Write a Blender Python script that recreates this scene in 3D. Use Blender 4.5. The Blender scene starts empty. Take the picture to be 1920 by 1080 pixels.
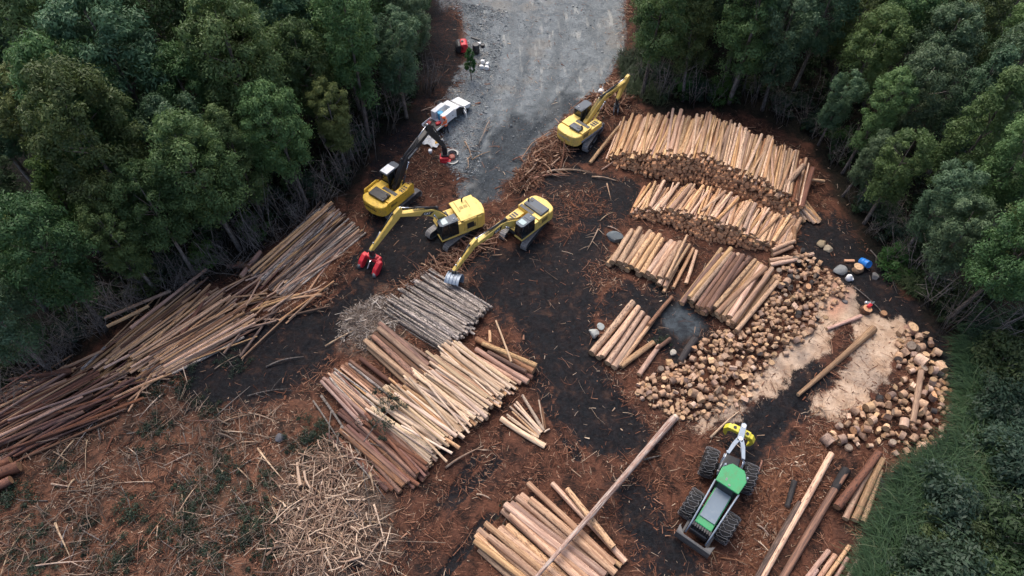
import bpy, bmesh, math, random
import numpy as np
from mathutils import Vector, Matrix, Quaternion
random.seed(7); rng = np.random.default_rng(11)
S = bpy.context.scene; COL = S.collection
PI = math.pi; R = math.radians

# ------------------------------------------------------------------ camera (a drone 42 m above the landing)
H, PITCH, F = 42.0, R(53.0), 1280.0
cp, sp = math.cos(PITCH), math.sin(PITCH)
cam_d = bpy.data.cameras.new('drone_camera'); cam = bpy.data.objects.new('drone_camera', cam_d); COL.objects.link(cam)
cam.location = (0, 0, H); cam.rotation_euler = (PI/2 - PITCH, 0, 0)
cam_d.sensor_width = 36.0; cam_d.lens = 24.0; cam_d.clip_end = 2000; S.camera = cam

def at(px, py, z=0.0):
    """ground point (height z) seen at a pixel of the 1920 x 1080 photograph"""
    u, v = px - 960.0, py - 540.0
    d = Vector((u, F*cp - v*sp, -F*sp - v*cp))
    t = (z - H)/d.z
    return Vector((d.x*t, d.y*t, z))
def proj(p):
    x, y, z = p[0], p[1], p[2] - H
    zc = y*cp - z*sp; yc = y*sp + z*cp
    return 960 + F*x/zc, 540 - F*yc/zc, zc

# ------------------------------------------------------------------ noise in numpy
def vnoise(x, y, seed=0):
    xi, yi = np.floor(x).astype(np.int64), np.floor(y).astype(np.int64)
    fx, fy = x - xi, y - yi
    fx, fy = fx*fx*(3-2*fx), fy*fy*(3-2*fy)
    def h(a, b):
        n = (a*374761393 + b*668265263 + seed*982451653) & 0xffffffff
        n = ((n ^ (n >> 13))*1274126177) & 0xffffffff
        return ((n ^ (n >> 16)) & 0xffff)/65535.0
    return (h(xi, yi)*(1-fx) + h(xi+1, yi)*fx)*(1-fy) + (h(xi, yi+1)*(1-fx) + h(xi+1, yi+1)*fx)*fy*1.0
def fbm(x, y, seed=0, o=4):
    s, a, t = 0, 0.5, 0
    for k in range(o):
        s = s + a*vnoise(x*2**k, y*2**k, seed+k*17); t += a; a *= .5
    return s/t
def sdist(poly, x, y):
    """signed distance to a polygon, positive inside"""
    P = np.array([(p[0], p[1]) for p in poly]); n = len(P)
    d2 = np.full(x.shape, 1e9); ins = np.zeros(x.shape, bool)
    for i in range(n):
        ax, ay = P[i]; bx, by = P[(i+1) % n]
        ex, ey = bx-ax, by-ay; L = ex*ex+ey*ey + 1e-9
        t = np.clip(((x-ax)*ex + (y-ay)*ey)/L, 0, 1)
        d2 = np.minimum(d2, (x-ax-t*ex)**2 + (y-ay-t*ey)**2)
        c = ((ay > y) != (by > y)) & (x < (bx-ax)*(y-ay)/((by-ay) if abs(by-ay) > 1e-9 else 1e-9) + ax)
        ins ^= c
    return np.where(ins, 1, -1)*np.sqrt(d2)
def W(pts): return [at(*p) for p in pts]
def sstep(a, b, x):
    t = np.clip((x-a)/(b-a), 0, 1); return t*t*(3-2*t)

# ------------------------------------------------------------------ zones of the landing, outlined on the ground
LANDING = W([(-330,1000),(-150,850),(0,762),(110,712),(215,612),(440,505),(470,480),(560,420),(620,385),(660,370),(690,320),(715,270),(770,225),(790,178),(806,110),(814,50),(800,-40),(800,-200),
             (1215,-200),(1210,-40),(1190,90),(1170,150),(1195,190),(1230,215),(1330,205),(1430,222),(1510,275),(1555,330),(1575,390),(1625,450),(1695,540),(1760,620),(1800,690),
             (1800,760),(1795,840),(1700,895),(1660,960),(1625,1040),(1600,1150),(1560,1400),(-300,1400)])
GRASS = W([(1800,660),(1800,760),(1790,835),(1700,890),(1660,960),(1625,1040),(1590,1150),(1570,1300),(2400,1300),(2300,560),(1960,600),(1850,630)])
GRAVEL = W([(832,-200),(838,0),(872,50),(876,110),(866,150),(815,205),(812,240),(835,300),(860,345),(862,395),(915,385),(955,345),(1000,290),(1070,225),(1140,165),(1160,100),(1172,0),(1185,-200)])
DARKROAD = W([(880,330),(905,260),(960,215),(1060,185),(1110,190),(1040,260),(985,320),(950,370),(905,400),(870,390)])
MUD = [W(p) for p in (
  [(895,490),(940,455),(1040,450),(1130,430),(1145,520),(1110,590),(1122,690),(1190,770),(1240,830),(1200,855),(1110,865),(1040,790),(1005,690),(950,600),(890,560)],
  [(340,690),(470,600),(620,575),(680,510),(670,455),(720,440),(720,520),(690,590),(640,655),(540,735),(440,760),(350,770)],
  [(1370,795),(1440,730),(1500,680),(1560,700),(1530,745),(1470,825),(1410,880),(1385,850)],
  [(1490,395),(1560,400),(1640,480),(1700,560),(1780,640),(1810,700),(1750,680),(1660,600),(1590,575),(1560,520),(1490,460)],
  [(1030,320),(1120,320),(1200,350),(1180,400),(1110,430),(1040,400),(1010,350)],
  [(1140,520),(1220,540),(1320,590),(1330,640),(1270,690),(1240,650),(1190,600),(1120,600)],
  [(690,420),(770,390),(880,440),(930,500),(860,500),(770,520),(690,540),(650,500)],
  [(1235,985),(1290,1000),(1300,1060),(1240,1100),(1180,1010),(1150,900),(1200,900)],
  [(360,700),(470,720),(440,770),(380,780),(350,750)],
  [(1060,240),(1130,250),(1140,300),(1090,330),(1040,300)],
  [(780,-200),(835,-200),(838,0),(875,60),(872,140),(815,205),(812,240),(760,300),(700,360),(680,330),(700,270),(770,180),(795,100)])]
SAWDUST = W([(1555,525),(1600,535),(1604,590),(1570,625),(1505,685),(1440,735),(1360,800),(1300,805),(1370,745),(1430,690),(1470,650),(1530,600)]); SAWDUST2 = W([(1590,600),(1620,590),(1695,600),(1705,645),(1655,705),(1605,750),(1565,790),(1525,775),(1562,725),(1605,665)])
SLURRY = W([(1255,580),(1300,560),(1325,590),(1312,625),(1275,635),(1248,612)])
PINKDUST = W([(1558,525),(1595,535),(1595,575),(1570,605),(1545,590)])
SLASH = W([(-300,900),(0,800),(180,720),(330,720),(400,770),(560,760),(620,780),(700,880),(740,1000),(690,1100),(560,1400),(-300,1400)])
PALEPILE = W([(560,860),(640,830),(700,900),(730,980),(710,1060),(640,1100),(540,1100),(520,1000)])
REDBARK = [W(p) for p in (
  [(470,520),(640,450),(680,440),(650,500),(600,570),(500,600),(430,610)],
  [(1000,260),(1110,170),(1160,165),(1110,230),(1030,310),(960,350)],
  [(1440,880),(1560,800),(1560,850),(1460,1000),(1400,1090),(1380,1000)],
  [(1040,360),(1110,350),(1150,400),(1060,410)],
  [(1100,500),(1150,490),(1160,540),(1110,545)])]
CHIPS = W([(640,590),(700,560),(760,545),(840,520),(850,540),(760,580),(740,620),(690,660),(630,640)])
TRACKS = [[(865,845),(800,930),(730,1020),(690,1090)],[(960,880),(880,960),(800,1060)],[(1020,640),(1060,760),(1110,840)],[(1090,640),(1110,740),(1180,830)],
          [(690,470),(650,540),(560,640),(450,730)],[(690,540),(600,620),(500,720)],[(1000,500),(1010,600),(1050,700)],[(1540,690),(1470,770),(1400,860)],[(1590,720),(1500,820),(1430,890)],
          [(1170,60),(1090,170),(1000,290),(930,380)],[(1000,40),(960,160),(930,260),(880,370)]]
TRACKW = [[at(*p) for p in t] for t in TRACKS]
MOUNDS = [(REDBARK[1], .45), (PALEPILE, .5), (REDBARK[2], .15), (REDBARK[0], .2), (CHIPS, .25)]

def pline(t, x, y):
    """distance to a polyline, distance along it"""
    d = np.full(x.shape, 1e9); s = np.zeros(x.shape); acc = 0
    for a, b in zip(t, t[1:]):
        ex, ey = b.x-a.x, b.y-a.y; L = math.hypot(ex, ey)
        q = np.clip(((x-a.x)*ex+(y-a.y)*ey)/(L*L), 0, 1)
        dd = np.hypot(x-a.x-q*ex, y-a.y-q*ey); m = dd < d
        d = np.where(m, dd, d); s = np.where(m, acc+q*L, s); acc += L
    return d, s
def height(x, y):
    x = np.asarray(x, float); y = np.asarray(y, float)
    h = .22*(fbm(x*.13, y*.13, 3)-.5) + .16*(fbm(x*.6, y*.6, 5)-.5)
    return h
def gz(x, y): return float(height(np.array([x]), np.array([y]))[0])
def ga(px, py, dz=0.0):
    p = at(px, py); p.z = gz(p.x, p.y) + dz; return p

# ------------------------------------------------------------------ node materials
class NT:
    def __init__(s, name):
        s.m = bpy.data.materials.new(name); s.m.use_nodes = True
        s.t = s.m.node_tree; s.b = s.t.nodes['Principled BSDF']
    def n(s, typ, **kw):
        nd = s.t.nodes.new(typ)
        for k, v in kw.items():
            if k.startswith('i_'): nd.inputs[k[2:].replace('_', ' ')].default_value = v
            else: setattr(nd, k, v)
        return nd
    def l(s, a, b): s.t.links.new(a, b); return s
    def put(s, v, sock):
        if hasattr(v, 'is_linked'): s.l(v, sock)
        else: sock.default_value = v if not isinstance(v, tuple) or len(v) == 4 or sock.type == 'VECTOR' else (*v, 1)
    def mix(s, f, a, b, mode='MIX'):
        nd = s.n('ShaderNodeMix', data_type='RGBA', blend_type=mode); nd.clamp_factor = True
        s.put(f, nd.inputs[0]); s.put(a, nd.inputs[6]); s.put(b, nd.inputs[7]); return nd.outputs[2]
    def math(s, op, a, b=0.0, clamp=False):
        nd = s.n('ShaderNodeMath', operation=op); nd.use_clamp = clamp
        s.put(a, nd.inputs[0]); s.put(b, nd.inputs[1]); return nd.outputs[0]
    def ramp(s, v, a, b):
        nd = s.n('ShaderNodeMapRange', interpolation_type='SMOOTHSTEP'); s.put(v, nd.inputs[0])
        nd.inputs[1].default_value = a; nd.inputs[2].default_value = b; return nd.outputs[0]
    def noise(s, vec, scale, detail=4, rough=.6, dist=0):
        nd = s.n('ShaderNodeTexNoise'); nd.inputs['Scale'].default_value = scale; nd.inputs['Detail'].default_value = detail
        nd.inputs['Roughness'].default_value = rough; nd.inputs['Distortion'].default_value = dist
        if vec is not None: s.l(vec, nd.inputs['Vector'])
        return nd.outputs[0]
    def obj(s): return s.n('ShaderNodeTexCoord').outputs['Object']
    def mapping(s, vec, scale=(1,1,1), rot=(0,0,0), loc=None):
        nd = s.n('ShaderNodeMapping'); s.l(vec, nd.inputs[0]); nd.inputs['Scale'].default_value = scale; nd.inputs['Rotation'].default_value = rot
        if loc is not None: s.l(loc, nd.inputs['Location'])
        return nd.outputs[0]
    def attr(s, name):
        nd = s.n('ShaderNodeAttribute', attribute_name=name); return nd.outputs['Fac']
    def rnd(s): return s.n('ShaderNodeObjectInfo').outputs['Random']
    def bump(s, h, strength=.5, dist=.05):
        nd = s.n('ShaderNodeBump'); nd.inputs['Strength'].default_value = strength; nd.inputs['Distance'].default_value = dist
        s.l(h, nd.inputs['Height']); s.l(nd.outputs[0], s.b.inputs['Normal'])
    def out(s, col=None, rough=None, metal=None, spec=None):
        if col is not None: s.put(col, s.b.inputs['Base Color'])
        if rough is not None: s.put(rough, s.b.inputs['Roughness'])
        if metal is not None: s.b.inputs['Metallic'].default_value = metal
        if spec is not None: s.b.inputs['Specular IOR Level'].default_value = spec
        return s.m

def paint(name, col, rough=.4, metal=0.0, dirt=.35, dirtcol=(.1,.06,.04), spec=.5):
    """sprayed metal with dust, scuffs and mud"""
    t = NT(name); o = t.obj()
    n1 = t.noise(o, 1.6, 6, .7); n2 = t.noise(o, 9, 5, .7)
    d = t.math('MULTIPLY', t.ramp(t.math('ADD', t.math('MULTIPLY', n1, .65), t.math('MULTIPLY', n2, .35)), .47, .68), dirt)
    c = t.mix(t.math('MULTIPLY', t.ramp(n2, .35, .7), .18), col, tuple(x*.72 for x in col))
    c = t.mix(d, c, dirtcol)
    t.bump(n2, .12, .01)
    return t.out(c, t.math('ADD', rough, t.math('MULTIPLY', d, .5), True), metal, spec)

def log_mat(name, wood, streak, bark, patch=.5, k=1.0, rough=.75, across=1.6):
    """trunk surface: wood with darker streaks and strips of bark running along the log; unit-length mesh coordinates"""
    t = NT(name); o = t.obj(); r = t.rnd()
    off = t.n('ShaderNodeCombineXYZ'); t.l(t.math('MULTIPLY', r, 57.0), off.inputs[0]); t.l(t.math('MULTIPLY', r, 91.0), off.inputs[1])
    v = t.mapping(o, (3.0*k, across, across), loc=off.outputs[0]); v2 = t.mapping(o, (14*k, 2.2, 2.2), loc=off.outputs[0])
    n1 = t.noise(v, 1.3, 5, .65); n2 = t.noise(v2, 1.4, 4, .7)
    vd = t.math('MULTIPLY', t.math('SUBTRACT', r, .5), .16)
    f1 = t.ramp(t.math('ADD', n1, vd), .4, .62); f2 = t.ramp(t.math('ADD', n2, t.math('MULTIPLY', vd, -.7)), patch, patch+.1)
    c = t.mix(f1, wood, streak); c = t.mix(f2, c, bark)
    r2 = t.math('FRACT', t.math('MULTIPLY', r, 13.7)); r3 = t.math('FRACT', t.math('MULTIPLY', r, 71.3))
    hsv = t.n('ShaderNodeHueSaturation'); t.l(c, hsv.inputs['Color'])
    t.l(t.math('ADD', t.math('MULTIPLY', r2, .55), .68), hsv.inputs['Value']); t.l(t.math('ADD', t.math('MULTIPLY', r3, .3), .74), hsv.inputs['Saturation'])
    t.l(t.math('ADD', t.math('MULTIPLY', r3, .014), .4915), hsv.inputs['Hue'])
    t.bump(n2, .6, .02)
    return t.out(hsv.outputs[0], rough, spec=.25)
def end_mat(name, c1, c2):
    t = NT(name); o = t.obj(); r = t.rnd()
    sx = t.n('ShaderNodeSeparateXYZ'); t.l(o, sx.inputs[0])
    rad = t.math('SQRT', t.math('ADD', t.math('MULTIPLY', sx.outputs[1], sx.outputs[1]), t.math('MULTIPLY', sx.outputs[2], sx.outputs[2])))
    w = t.math('SINE', t.math('MULTIPLY', rad, 38.0)); n = t.noise(o, 2.3, 4, .7)
    c = t.mix(t.ramp(w, -.6, 1.0), c1, c2); c = t.mix(t.ramp(n, .45, .75), c, tuple(x*.45 for x in c2)); c = t.mix(t.ramp(rad, .84, .97), c, (.1,.06,.04))
    hsv = t.n('ShaderNodeHueSaturation'); t.l(c, hsv.inputs['Color']); t.l(t.math('ADD', t.math('MULTIPLY', r, .7), .55), hsv.inputs['Value'])
    return t.out(hsv.outputs[0], .8, spec=.2)
def tint_mat(name, stops, rough=.8, spec=.2, rand=.25, n=0):
    """colour ramp over a per-piece value (a real colour spread between pieces)"""
    t = NT(name); a = t.attr('tint'); cr = t.n('ShaderNodeValToRGB'); el = cr.color_ramp.elements
    el[0].color = (*stops[0], 1); el[1].color = (*stops[-1], 1)
    for i, c in enumerate(stops[1:-1]):
        e = el.new((i+1)/(len(stops)-1)); e.color = (*c, 1)
    t.l(a, cr.inputs[0]); c = cr.outputs[0]
    if n: c = t.mix(t.math('MULTIPLY', t.ramp(t.noise(t.obj(), n, 3), .35, .7), rand), c, tuple(x*.45 for x in stops[0]))
    return t.out(c, rough, spec=spec)
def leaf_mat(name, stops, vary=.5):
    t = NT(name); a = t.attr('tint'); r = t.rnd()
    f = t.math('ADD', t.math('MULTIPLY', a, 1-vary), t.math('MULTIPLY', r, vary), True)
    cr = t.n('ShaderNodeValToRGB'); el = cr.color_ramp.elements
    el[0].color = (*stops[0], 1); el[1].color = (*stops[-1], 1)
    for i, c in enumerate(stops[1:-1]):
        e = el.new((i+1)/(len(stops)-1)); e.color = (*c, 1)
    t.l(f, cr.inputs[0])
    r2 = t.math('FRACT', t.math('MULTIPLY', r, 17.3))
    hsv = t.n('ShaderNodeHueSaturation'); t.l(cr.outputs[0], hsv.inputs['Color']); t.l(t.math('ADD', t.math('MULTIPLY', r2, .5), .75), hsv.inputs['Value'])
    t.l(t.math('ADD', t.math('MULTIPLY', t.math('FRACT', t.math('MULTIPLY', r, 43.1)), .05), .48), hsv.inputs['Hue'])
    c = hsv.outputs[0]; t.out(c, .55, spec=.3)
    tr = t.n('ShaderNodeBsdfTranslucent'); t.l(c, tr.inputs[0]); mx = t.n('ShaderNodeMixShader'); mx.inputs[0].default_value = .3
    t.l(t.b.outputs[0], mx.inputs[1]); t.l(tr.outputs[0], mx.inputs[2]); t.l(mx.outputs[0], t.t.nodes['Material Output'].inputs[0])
    return t.m

# ------------------------------------------------------------------ objects
def tag(o, label=None, cat=None, group=None, kind=None):
    if label: o['label'] = label
    if cat: o['category'] = cat
    if group: o['group'] = group
    if kind: o['kind'] = kind
    return o
def link(name, me, parent=None):
    o = bpy.data.objects.new(name, me); COL.objects.link(o)
    if parent: o.parent = parent
    return o
def empty(name, loc, rz=0.0):
    o = bpy.data.objects.new(name, None); COL.objects.link(o); o.location = loc; o.rotation_euler = (0, 0, rz); o.empty_display_size = .3; return o
def np_mesh(name, v, f, mats, tint=None, smooth=False, mi=None):
    """mesh from arrays: v n x 3, f m x k (all faces with k corners); tint per face"""
    me = bpy.data.meshes.new(name); v = np.asarray(v, np.float32); f = np.asarray(f, np.int32); m, k = f.shape
    me.vertices.add(len(v)); me.vertices.foreach_set('co', v.ravel())
    me.loops.add(m*k); me.loops.foreach_set('vertex_index', f.ravel())
    me.polygons.add(m); me.polygons.foreach_set('loop_start', np.arange(0, m*k, k, dtype=np.int32))
    if mi is not None: me.polygons.foreach_set('material_index', np.asarray(mi, np.int32))
    if smooth: me.polygons.foreach_set('use_smooth', np.ones(m, bool))
    me.update(calc_edges=True)
    if tint is not None:
        a = me.attributes.new('tint', 'FLOAT', 'FACE'); a.data.foreach_set('value', np.asarray(tint, np.float32))
    for mt in (mats if isinstance(mats, (list, tuple)) else [mats]): me.materials.append(mt)
    return me

class MB:
    """collects solid shapes; build() links them as one mesh object"""
    def __init__(s): s.bm = bmesh.new(); s.M = Matrix.Identity(4)
    def _fin(s, vs, bev=0, seg=2):
        if bev:
            es = list({e for v in vs for e in v.link_edges})
            r = bmesh.ops.bevel(s.bm, geom=es, offset=bev, segments=seg, profile=.5, affect='EDGES', clamp_overlap=True)
            vs = list({v for v in r['verts']} | {v for v in vs if v.is_valid})
        return s
    def _add(s, pts, faces, bev=0, M=None, seg=2):
        T = s.M @ M if M is not None else s.M
        vs = [s.bm.verts.new(T @ Vector(p)) for p in pts]
        for f in faces:
            try: s.bm.faces.new([vs[i] for i in f])
            except ValueError: pass
        return s._fin(vs, bev, seg)
    def box(s, x0, x1, y0, y1, z0, z1, bev=0, M=None):
        p = [(x, y, z) for x in (x0, x1) for y in (y0, y1) for z in (z0, z1)]
        return s._add(p, [(0,1,3,2),(4,6,7,5),(0,4,5,1),(2,3,7,6),(0,2,6,4),(1,5,7,3)], bev, M)
    def prism(s, poly, a, b, axis='y', bev=0, M=None, taper=1.0):
        """2-D outline extruded from a to b along an axis; outline coordinates are the other two axes in order"""
        n = len(poly)
        c0 = sum(p[0] for p in poly)/n; c1 = sum(p[1] for p in poly)/n
        def q(p, w): return {'y': (p[0], w, p[1]), 'z': (p[0], p[1], w), 'x': (w, p[0], p[1])}[axis]
        pts = [q(p, a) for p in poly] + [q((c0+(p[0]-c0)*taper, c1+(p[1]-c1)*taper), b) for p in poly]
        fs = [tuple(range(n)), tuple(range(2*n-1, n-1, -1))] + [(i, i+n, (i+1) % n+n, (i+1) % n) for i in range(n)]
        return s._add(pts, fs, bev, M)
    def tube(s, path, r, seg=10, M=None, r1=None, cap=True):
        P = [Vector(p) for p in path]; n = len(P); T = s.M @ M if M is not None else s.M
        rs = r if isinstance(r, (list, tuple)) else [r + ((r1 if r1 is not None else r)-r)*i/(n-1) for i in range(n)]
        rings = []; up = None
        for i in range(n):
            d = (P[min(i+1, n-1)] - P[max(i-1, 0)]).normalized()
            if up is None: up = d.orthogonal().normalized()
            up = (up - d*up.dot(d)); up = up.normalized() if up.length > 1e-6 else d.orthogonal().normalized()
            sd = d.cross(up)
            rings.append([s.bm.verts.new(T @ (P[i] + rs[i]*(math.cos(a)*up + math.sin(a)*sd))) for a in (2*PI*j/seg for j in range(seg))])
        for A, B in zip(rings, rings[1:]):
            for j in range(seg): s.bm.faces.new((A[j], A[(j+1) % seg], B[(j+1) % seg], B[j])).smooth = True
        if cap:
            s.bm.faces.new(rings[0][::-1]); s.bm.faces.new(rings[-1])
        return s
    def lathe(s, prof, seg=24, M=None, axis='z'):
        """profile (r, h) turned about an axis"""
        T = s.M @ M if M is not None else s.M; rings = []
        for r, h in prof:
            ring = []
            for j in range(seg):
                a = 2*PI*j/seg; c, q = r*math.cos(a), r*math.sin(a)
                ring.append(s.bm.verts.new(T @ Vector({'z': (c, q, h), 'y': (c, h, q), 'x': (h, c, q)}[axis])))
            rings.append(ring)
        for A, B in zip(rings, rings[1:]):
            for j in range(seg): s.bm.faces.new((A[j], A[(j+1) % seg], B[(j+1) % seg], B[j])).smooth = True
        s.bm.faces.new(rings[0]); s.bm.faces.new(rings[-1])
        return s
    def build(s, name, mat, parent=None, loc=None, rz=None):
        bmesh.ops.recalc_face_normals(s.bm, faces=s.bm.faces)
        me = bpy.data.meshes.new(name); s.bm.to_mesh(me); s.bm.free()
        for m in (mat if isinstance(mat, (list, tuple)) else [mat]): me.materials.append(m)
        o = link(name, me, parent)
        if loc is not None: o.location = loc
        if rz is not None: o.rotation_euler = (0, 0, rz)
        return o
def lettering(name, txt, size, mat, parent, M, depth=.006):
    """raised letters as a mesh"""
    cu = bpy.data.curves.new(name, 'FONT'); cu.body = txt; cu.size = size; cu.extrude = depth; cu.align_x = 'CENTER'; cu.align_y = 'CENTER'; cu.offset = size*.02
    tmp = bpy.data.objects.new(name, cu); COL.objects.link(tmp)
    bpy.context.view_layer.update()
    me = bpy.data.meshes.new_from_object(tmp.evaluated_get(bpy.context.evaluated_depsgraph_get()))
    COL.objects.unlink(tmp); bpy.data.objects.remove(tmp)
    me.materials.clear(); me.materials.append(mat); me.transform(M)
    return link(name, me, parent)

# ------------------------------------------------------------------ ribbons and sticks by the thousand (numpy)
def sticks(P, D, L, r, bend, nseg=2, up=None, flat=1.0, side=3):
    """tapered curved sticks: base points P, unit directions D, lengths L, radii r, sideways bend; returns verts, quads, pieces' index per face"""
    n = len(P); D = D/np.linalg.norm(D, axis=1, keepdims=True)
    ref = np.where(np.abs(D[:, 2:3]) > .9, np.array([[1., 0, 0]]), np.array([[0, 0, 1.]]))
    A = np.cross(ref, D); A /= np.linalg.norm(A, axis=1, keepdims=True); B = np.cross(D, A)
    V = np.zeros((n, nseg+1, side, 3))
    for i in range(nseg+1):
        t = i/nseg; c = P + D*(L*t)[:, None] + A*(bend*4*t*(1-t))[:, None]
        if up is not None: c = c + np.array([[0, 0, 1.]])*(up*t*t)[:, None]
        rr = r*(1-.45*t)
        for j in range(side):
            a = 2*PI*j/side + .5
            V[:, i, j] = c + A*(rr*math.cos(a))[:, None] + B*(rr*math.sin(a)*flat)[:, None]
    base = (np.arange(n)*(nseg+1)*side)[:, None]
    q = []
    for i in range(nseg):
        for j in range(side):
            k = (j+1) % side; q.append(np.array([i*side+j, i*side+k, (i+1)*side+k, (i+1)*side+j]))
    q = np.array(q); Fq = (base[:, :, None] + q[None]).reshape(-1, 4)
    return V.reshape(-1, 3), Fq, np.repeat(np.arange(n), len(q))
def sample_in(poly, n, dens=None):
    """random points inside an outline"""
    P = np.array([(p[0], p[1]) for p in poly]); lo, hi = P.min(0), P.max(0); out = []; c = 0
    while c < n:
        q = rng.uniform(lo, hi, (max(2000, n*2), 2)); q = q[sdist(poly, q[:, 0], q[:, 1]) > 0]
        if dens is not None: q = q[rng.random(len(q)) < dens(q[:, 0], q[:, 1])]
        out.append(q); c += len(q)
    return np.concatenate(out)[:n]
# ================================================================== the ground: one sheet, fine over the landing, coarse beyond
def make_ground():
    def axis(a, b, lo, hi, fine, coarse):
        return np.concatenate([np.arange(lo, a, coarse), np.arange(a, b, fine), np.arange(b, hi+coarse, coarse)])
    xs = axis(-34, 34, -400, 400, .14, 6.0); ys = axis(8, 62, -60, 620, .14, 6.0)
    xs[0] -= 1
    X, Y = np.meshgrid(xs, ys); sh = X.shape; x, y = X.ravel(), Y.ravel()
    Z = height(x, y)
    w1 = 1.6*(fbm(x*.5, y*.5, 21)-.5)*2 + .9*(fbm(x*2.1, y*2.1, 23)-.5)*2; w2 = 1.3*(fbm(x*1.1, y*1.1, 31)-.5)*2 + 1.2*(fbm(x*.35, y*.35, 33)-.5)*2
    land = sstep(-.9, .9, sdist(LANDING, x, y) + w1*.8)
    grass = sstep(-.5, .5, sdist(GRASS, x, y) + w2*.5)
    grav = sstep(-.8, 1.2, sdist(GRAVEL, x, y) + w1*.9); dark = sstep(-1.5, 1.8, sdist(DARKROAD, x, y) + w2*1.6)
    mud = np.zeros_like(x)
    for k, m in enumerate(MUD): mud = np.maximum(mud, sstep(-1.1, .9, sdist(m, x, y) + w2*1.0 + (k == 9)*-.4)*(.62 if k == 10 else 1))
    saw = sstep(-.5, .9, np.maximum(sdist(SAWDUST, x, y), sdist(SAWDUST2, x, y)) + w1*.6 + .2); wet = sstep(-.3, .5, sdist(SLURRY, x, y) + w2*.5); pink = sstep(-.3, .7, sdist(PINKDUST, x, y) + w2*.3)
    red = np.zeros_like(x)
    for m in REDBARK: red = np.maximum(red, sstep(-1.0, .8, sdist(m, x, y) + w1*.7))
    slash = sstep(-1.5, 1.5, sdist(SLASH, x, y) + w2); pale = np.maximum(sstep(-1, 1, sdist(PALEPILE, x, y)+w1), sstep(-1, .8, sdist(CHIPS, x, y)+w1))
    rut = np.zeros_like(x)
    for t_ in [[at(*p) for p in q] for q in ([(1010,-60),(975,160),(935,280),(890,380)],[(1065,-60),(1040,140),(985,270),(930,380)],[(1120,-60),(1100,100),(1020,240),(960,330)],[(1000,-60),(930,120),(900,220),(890,330)])]:
        rut = np.maximum(rut, sstep(.75, .15, pline(t_, x, y)[0] + .5*(fbm(x*.7, y*.7, 45)-.5))*sstep(.25, .6, fbm(x*.25, y*.25, 46)))
    tr = np.zeros_like(x); cl = np.zeros_like(x)
    for t in TRACKW:
        for off in (-1.15, 1.15):
            u = [Vector((p.x, p.y, 0)) for p in t]
            q = []
            for i, p in enumerate(u):
                d = (u[min(i+1, len(u)-1)]-u[max(i-1, 0)]).normalized(); q.append(p + Vector((-d.y, d.x, 0))*off)
            dd, s = pline(q, x, y); m = sstep(.48, .3, dd + .25*(fbm(x*1.5, y*1.5, 41)-.5))*sstep(.25, .55, fbm(x*.4, y*.4, 43))
            tr = np.maximum(tr, m); cl = np.where(m > .05, np.sin(s*2*PI/.36)*m, cl)
    onland = land*(1-.75*grav)
    Z = Z + onland*(.09*(fbm(x*2.2, y*2.2, 51)-.5) + .05*(fbm(x*6, y*6, 53)-.5)) - tr*.13*land + cl*.035*land*(1-grav*.8)
    for m, hh in MOUNDS: Z = Z + hh*sstep(-.8, 1.2, sdist(m, x, y))*fbm(x*.7, y*.7, 57)
    Z = np.where(saw > .3, Z*.8+.02, Z)
    ny, nx = sh; idx = np.arange(nx*ny).reshape(ny, nx)
    f = np.stack([idx[:-1, :-1], idx[:-1, 1:], idx[1:, 1:], idx[1:, :-1]], -1).reshape(-1, 4)
    me = np_mesh('ground', np.stack([x, y, Z], 1), f, ground_mat(), smooth=True)
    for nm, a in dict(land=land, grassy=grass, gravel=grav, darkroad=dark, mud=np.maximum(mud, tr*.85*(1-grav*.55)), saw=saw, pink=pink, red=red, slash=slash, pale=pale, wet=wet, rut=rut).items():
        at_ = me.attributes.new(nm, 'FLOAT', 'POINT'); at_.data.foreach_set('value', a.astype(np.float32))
    tag(link('ground', me), kind='structure')
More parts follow.
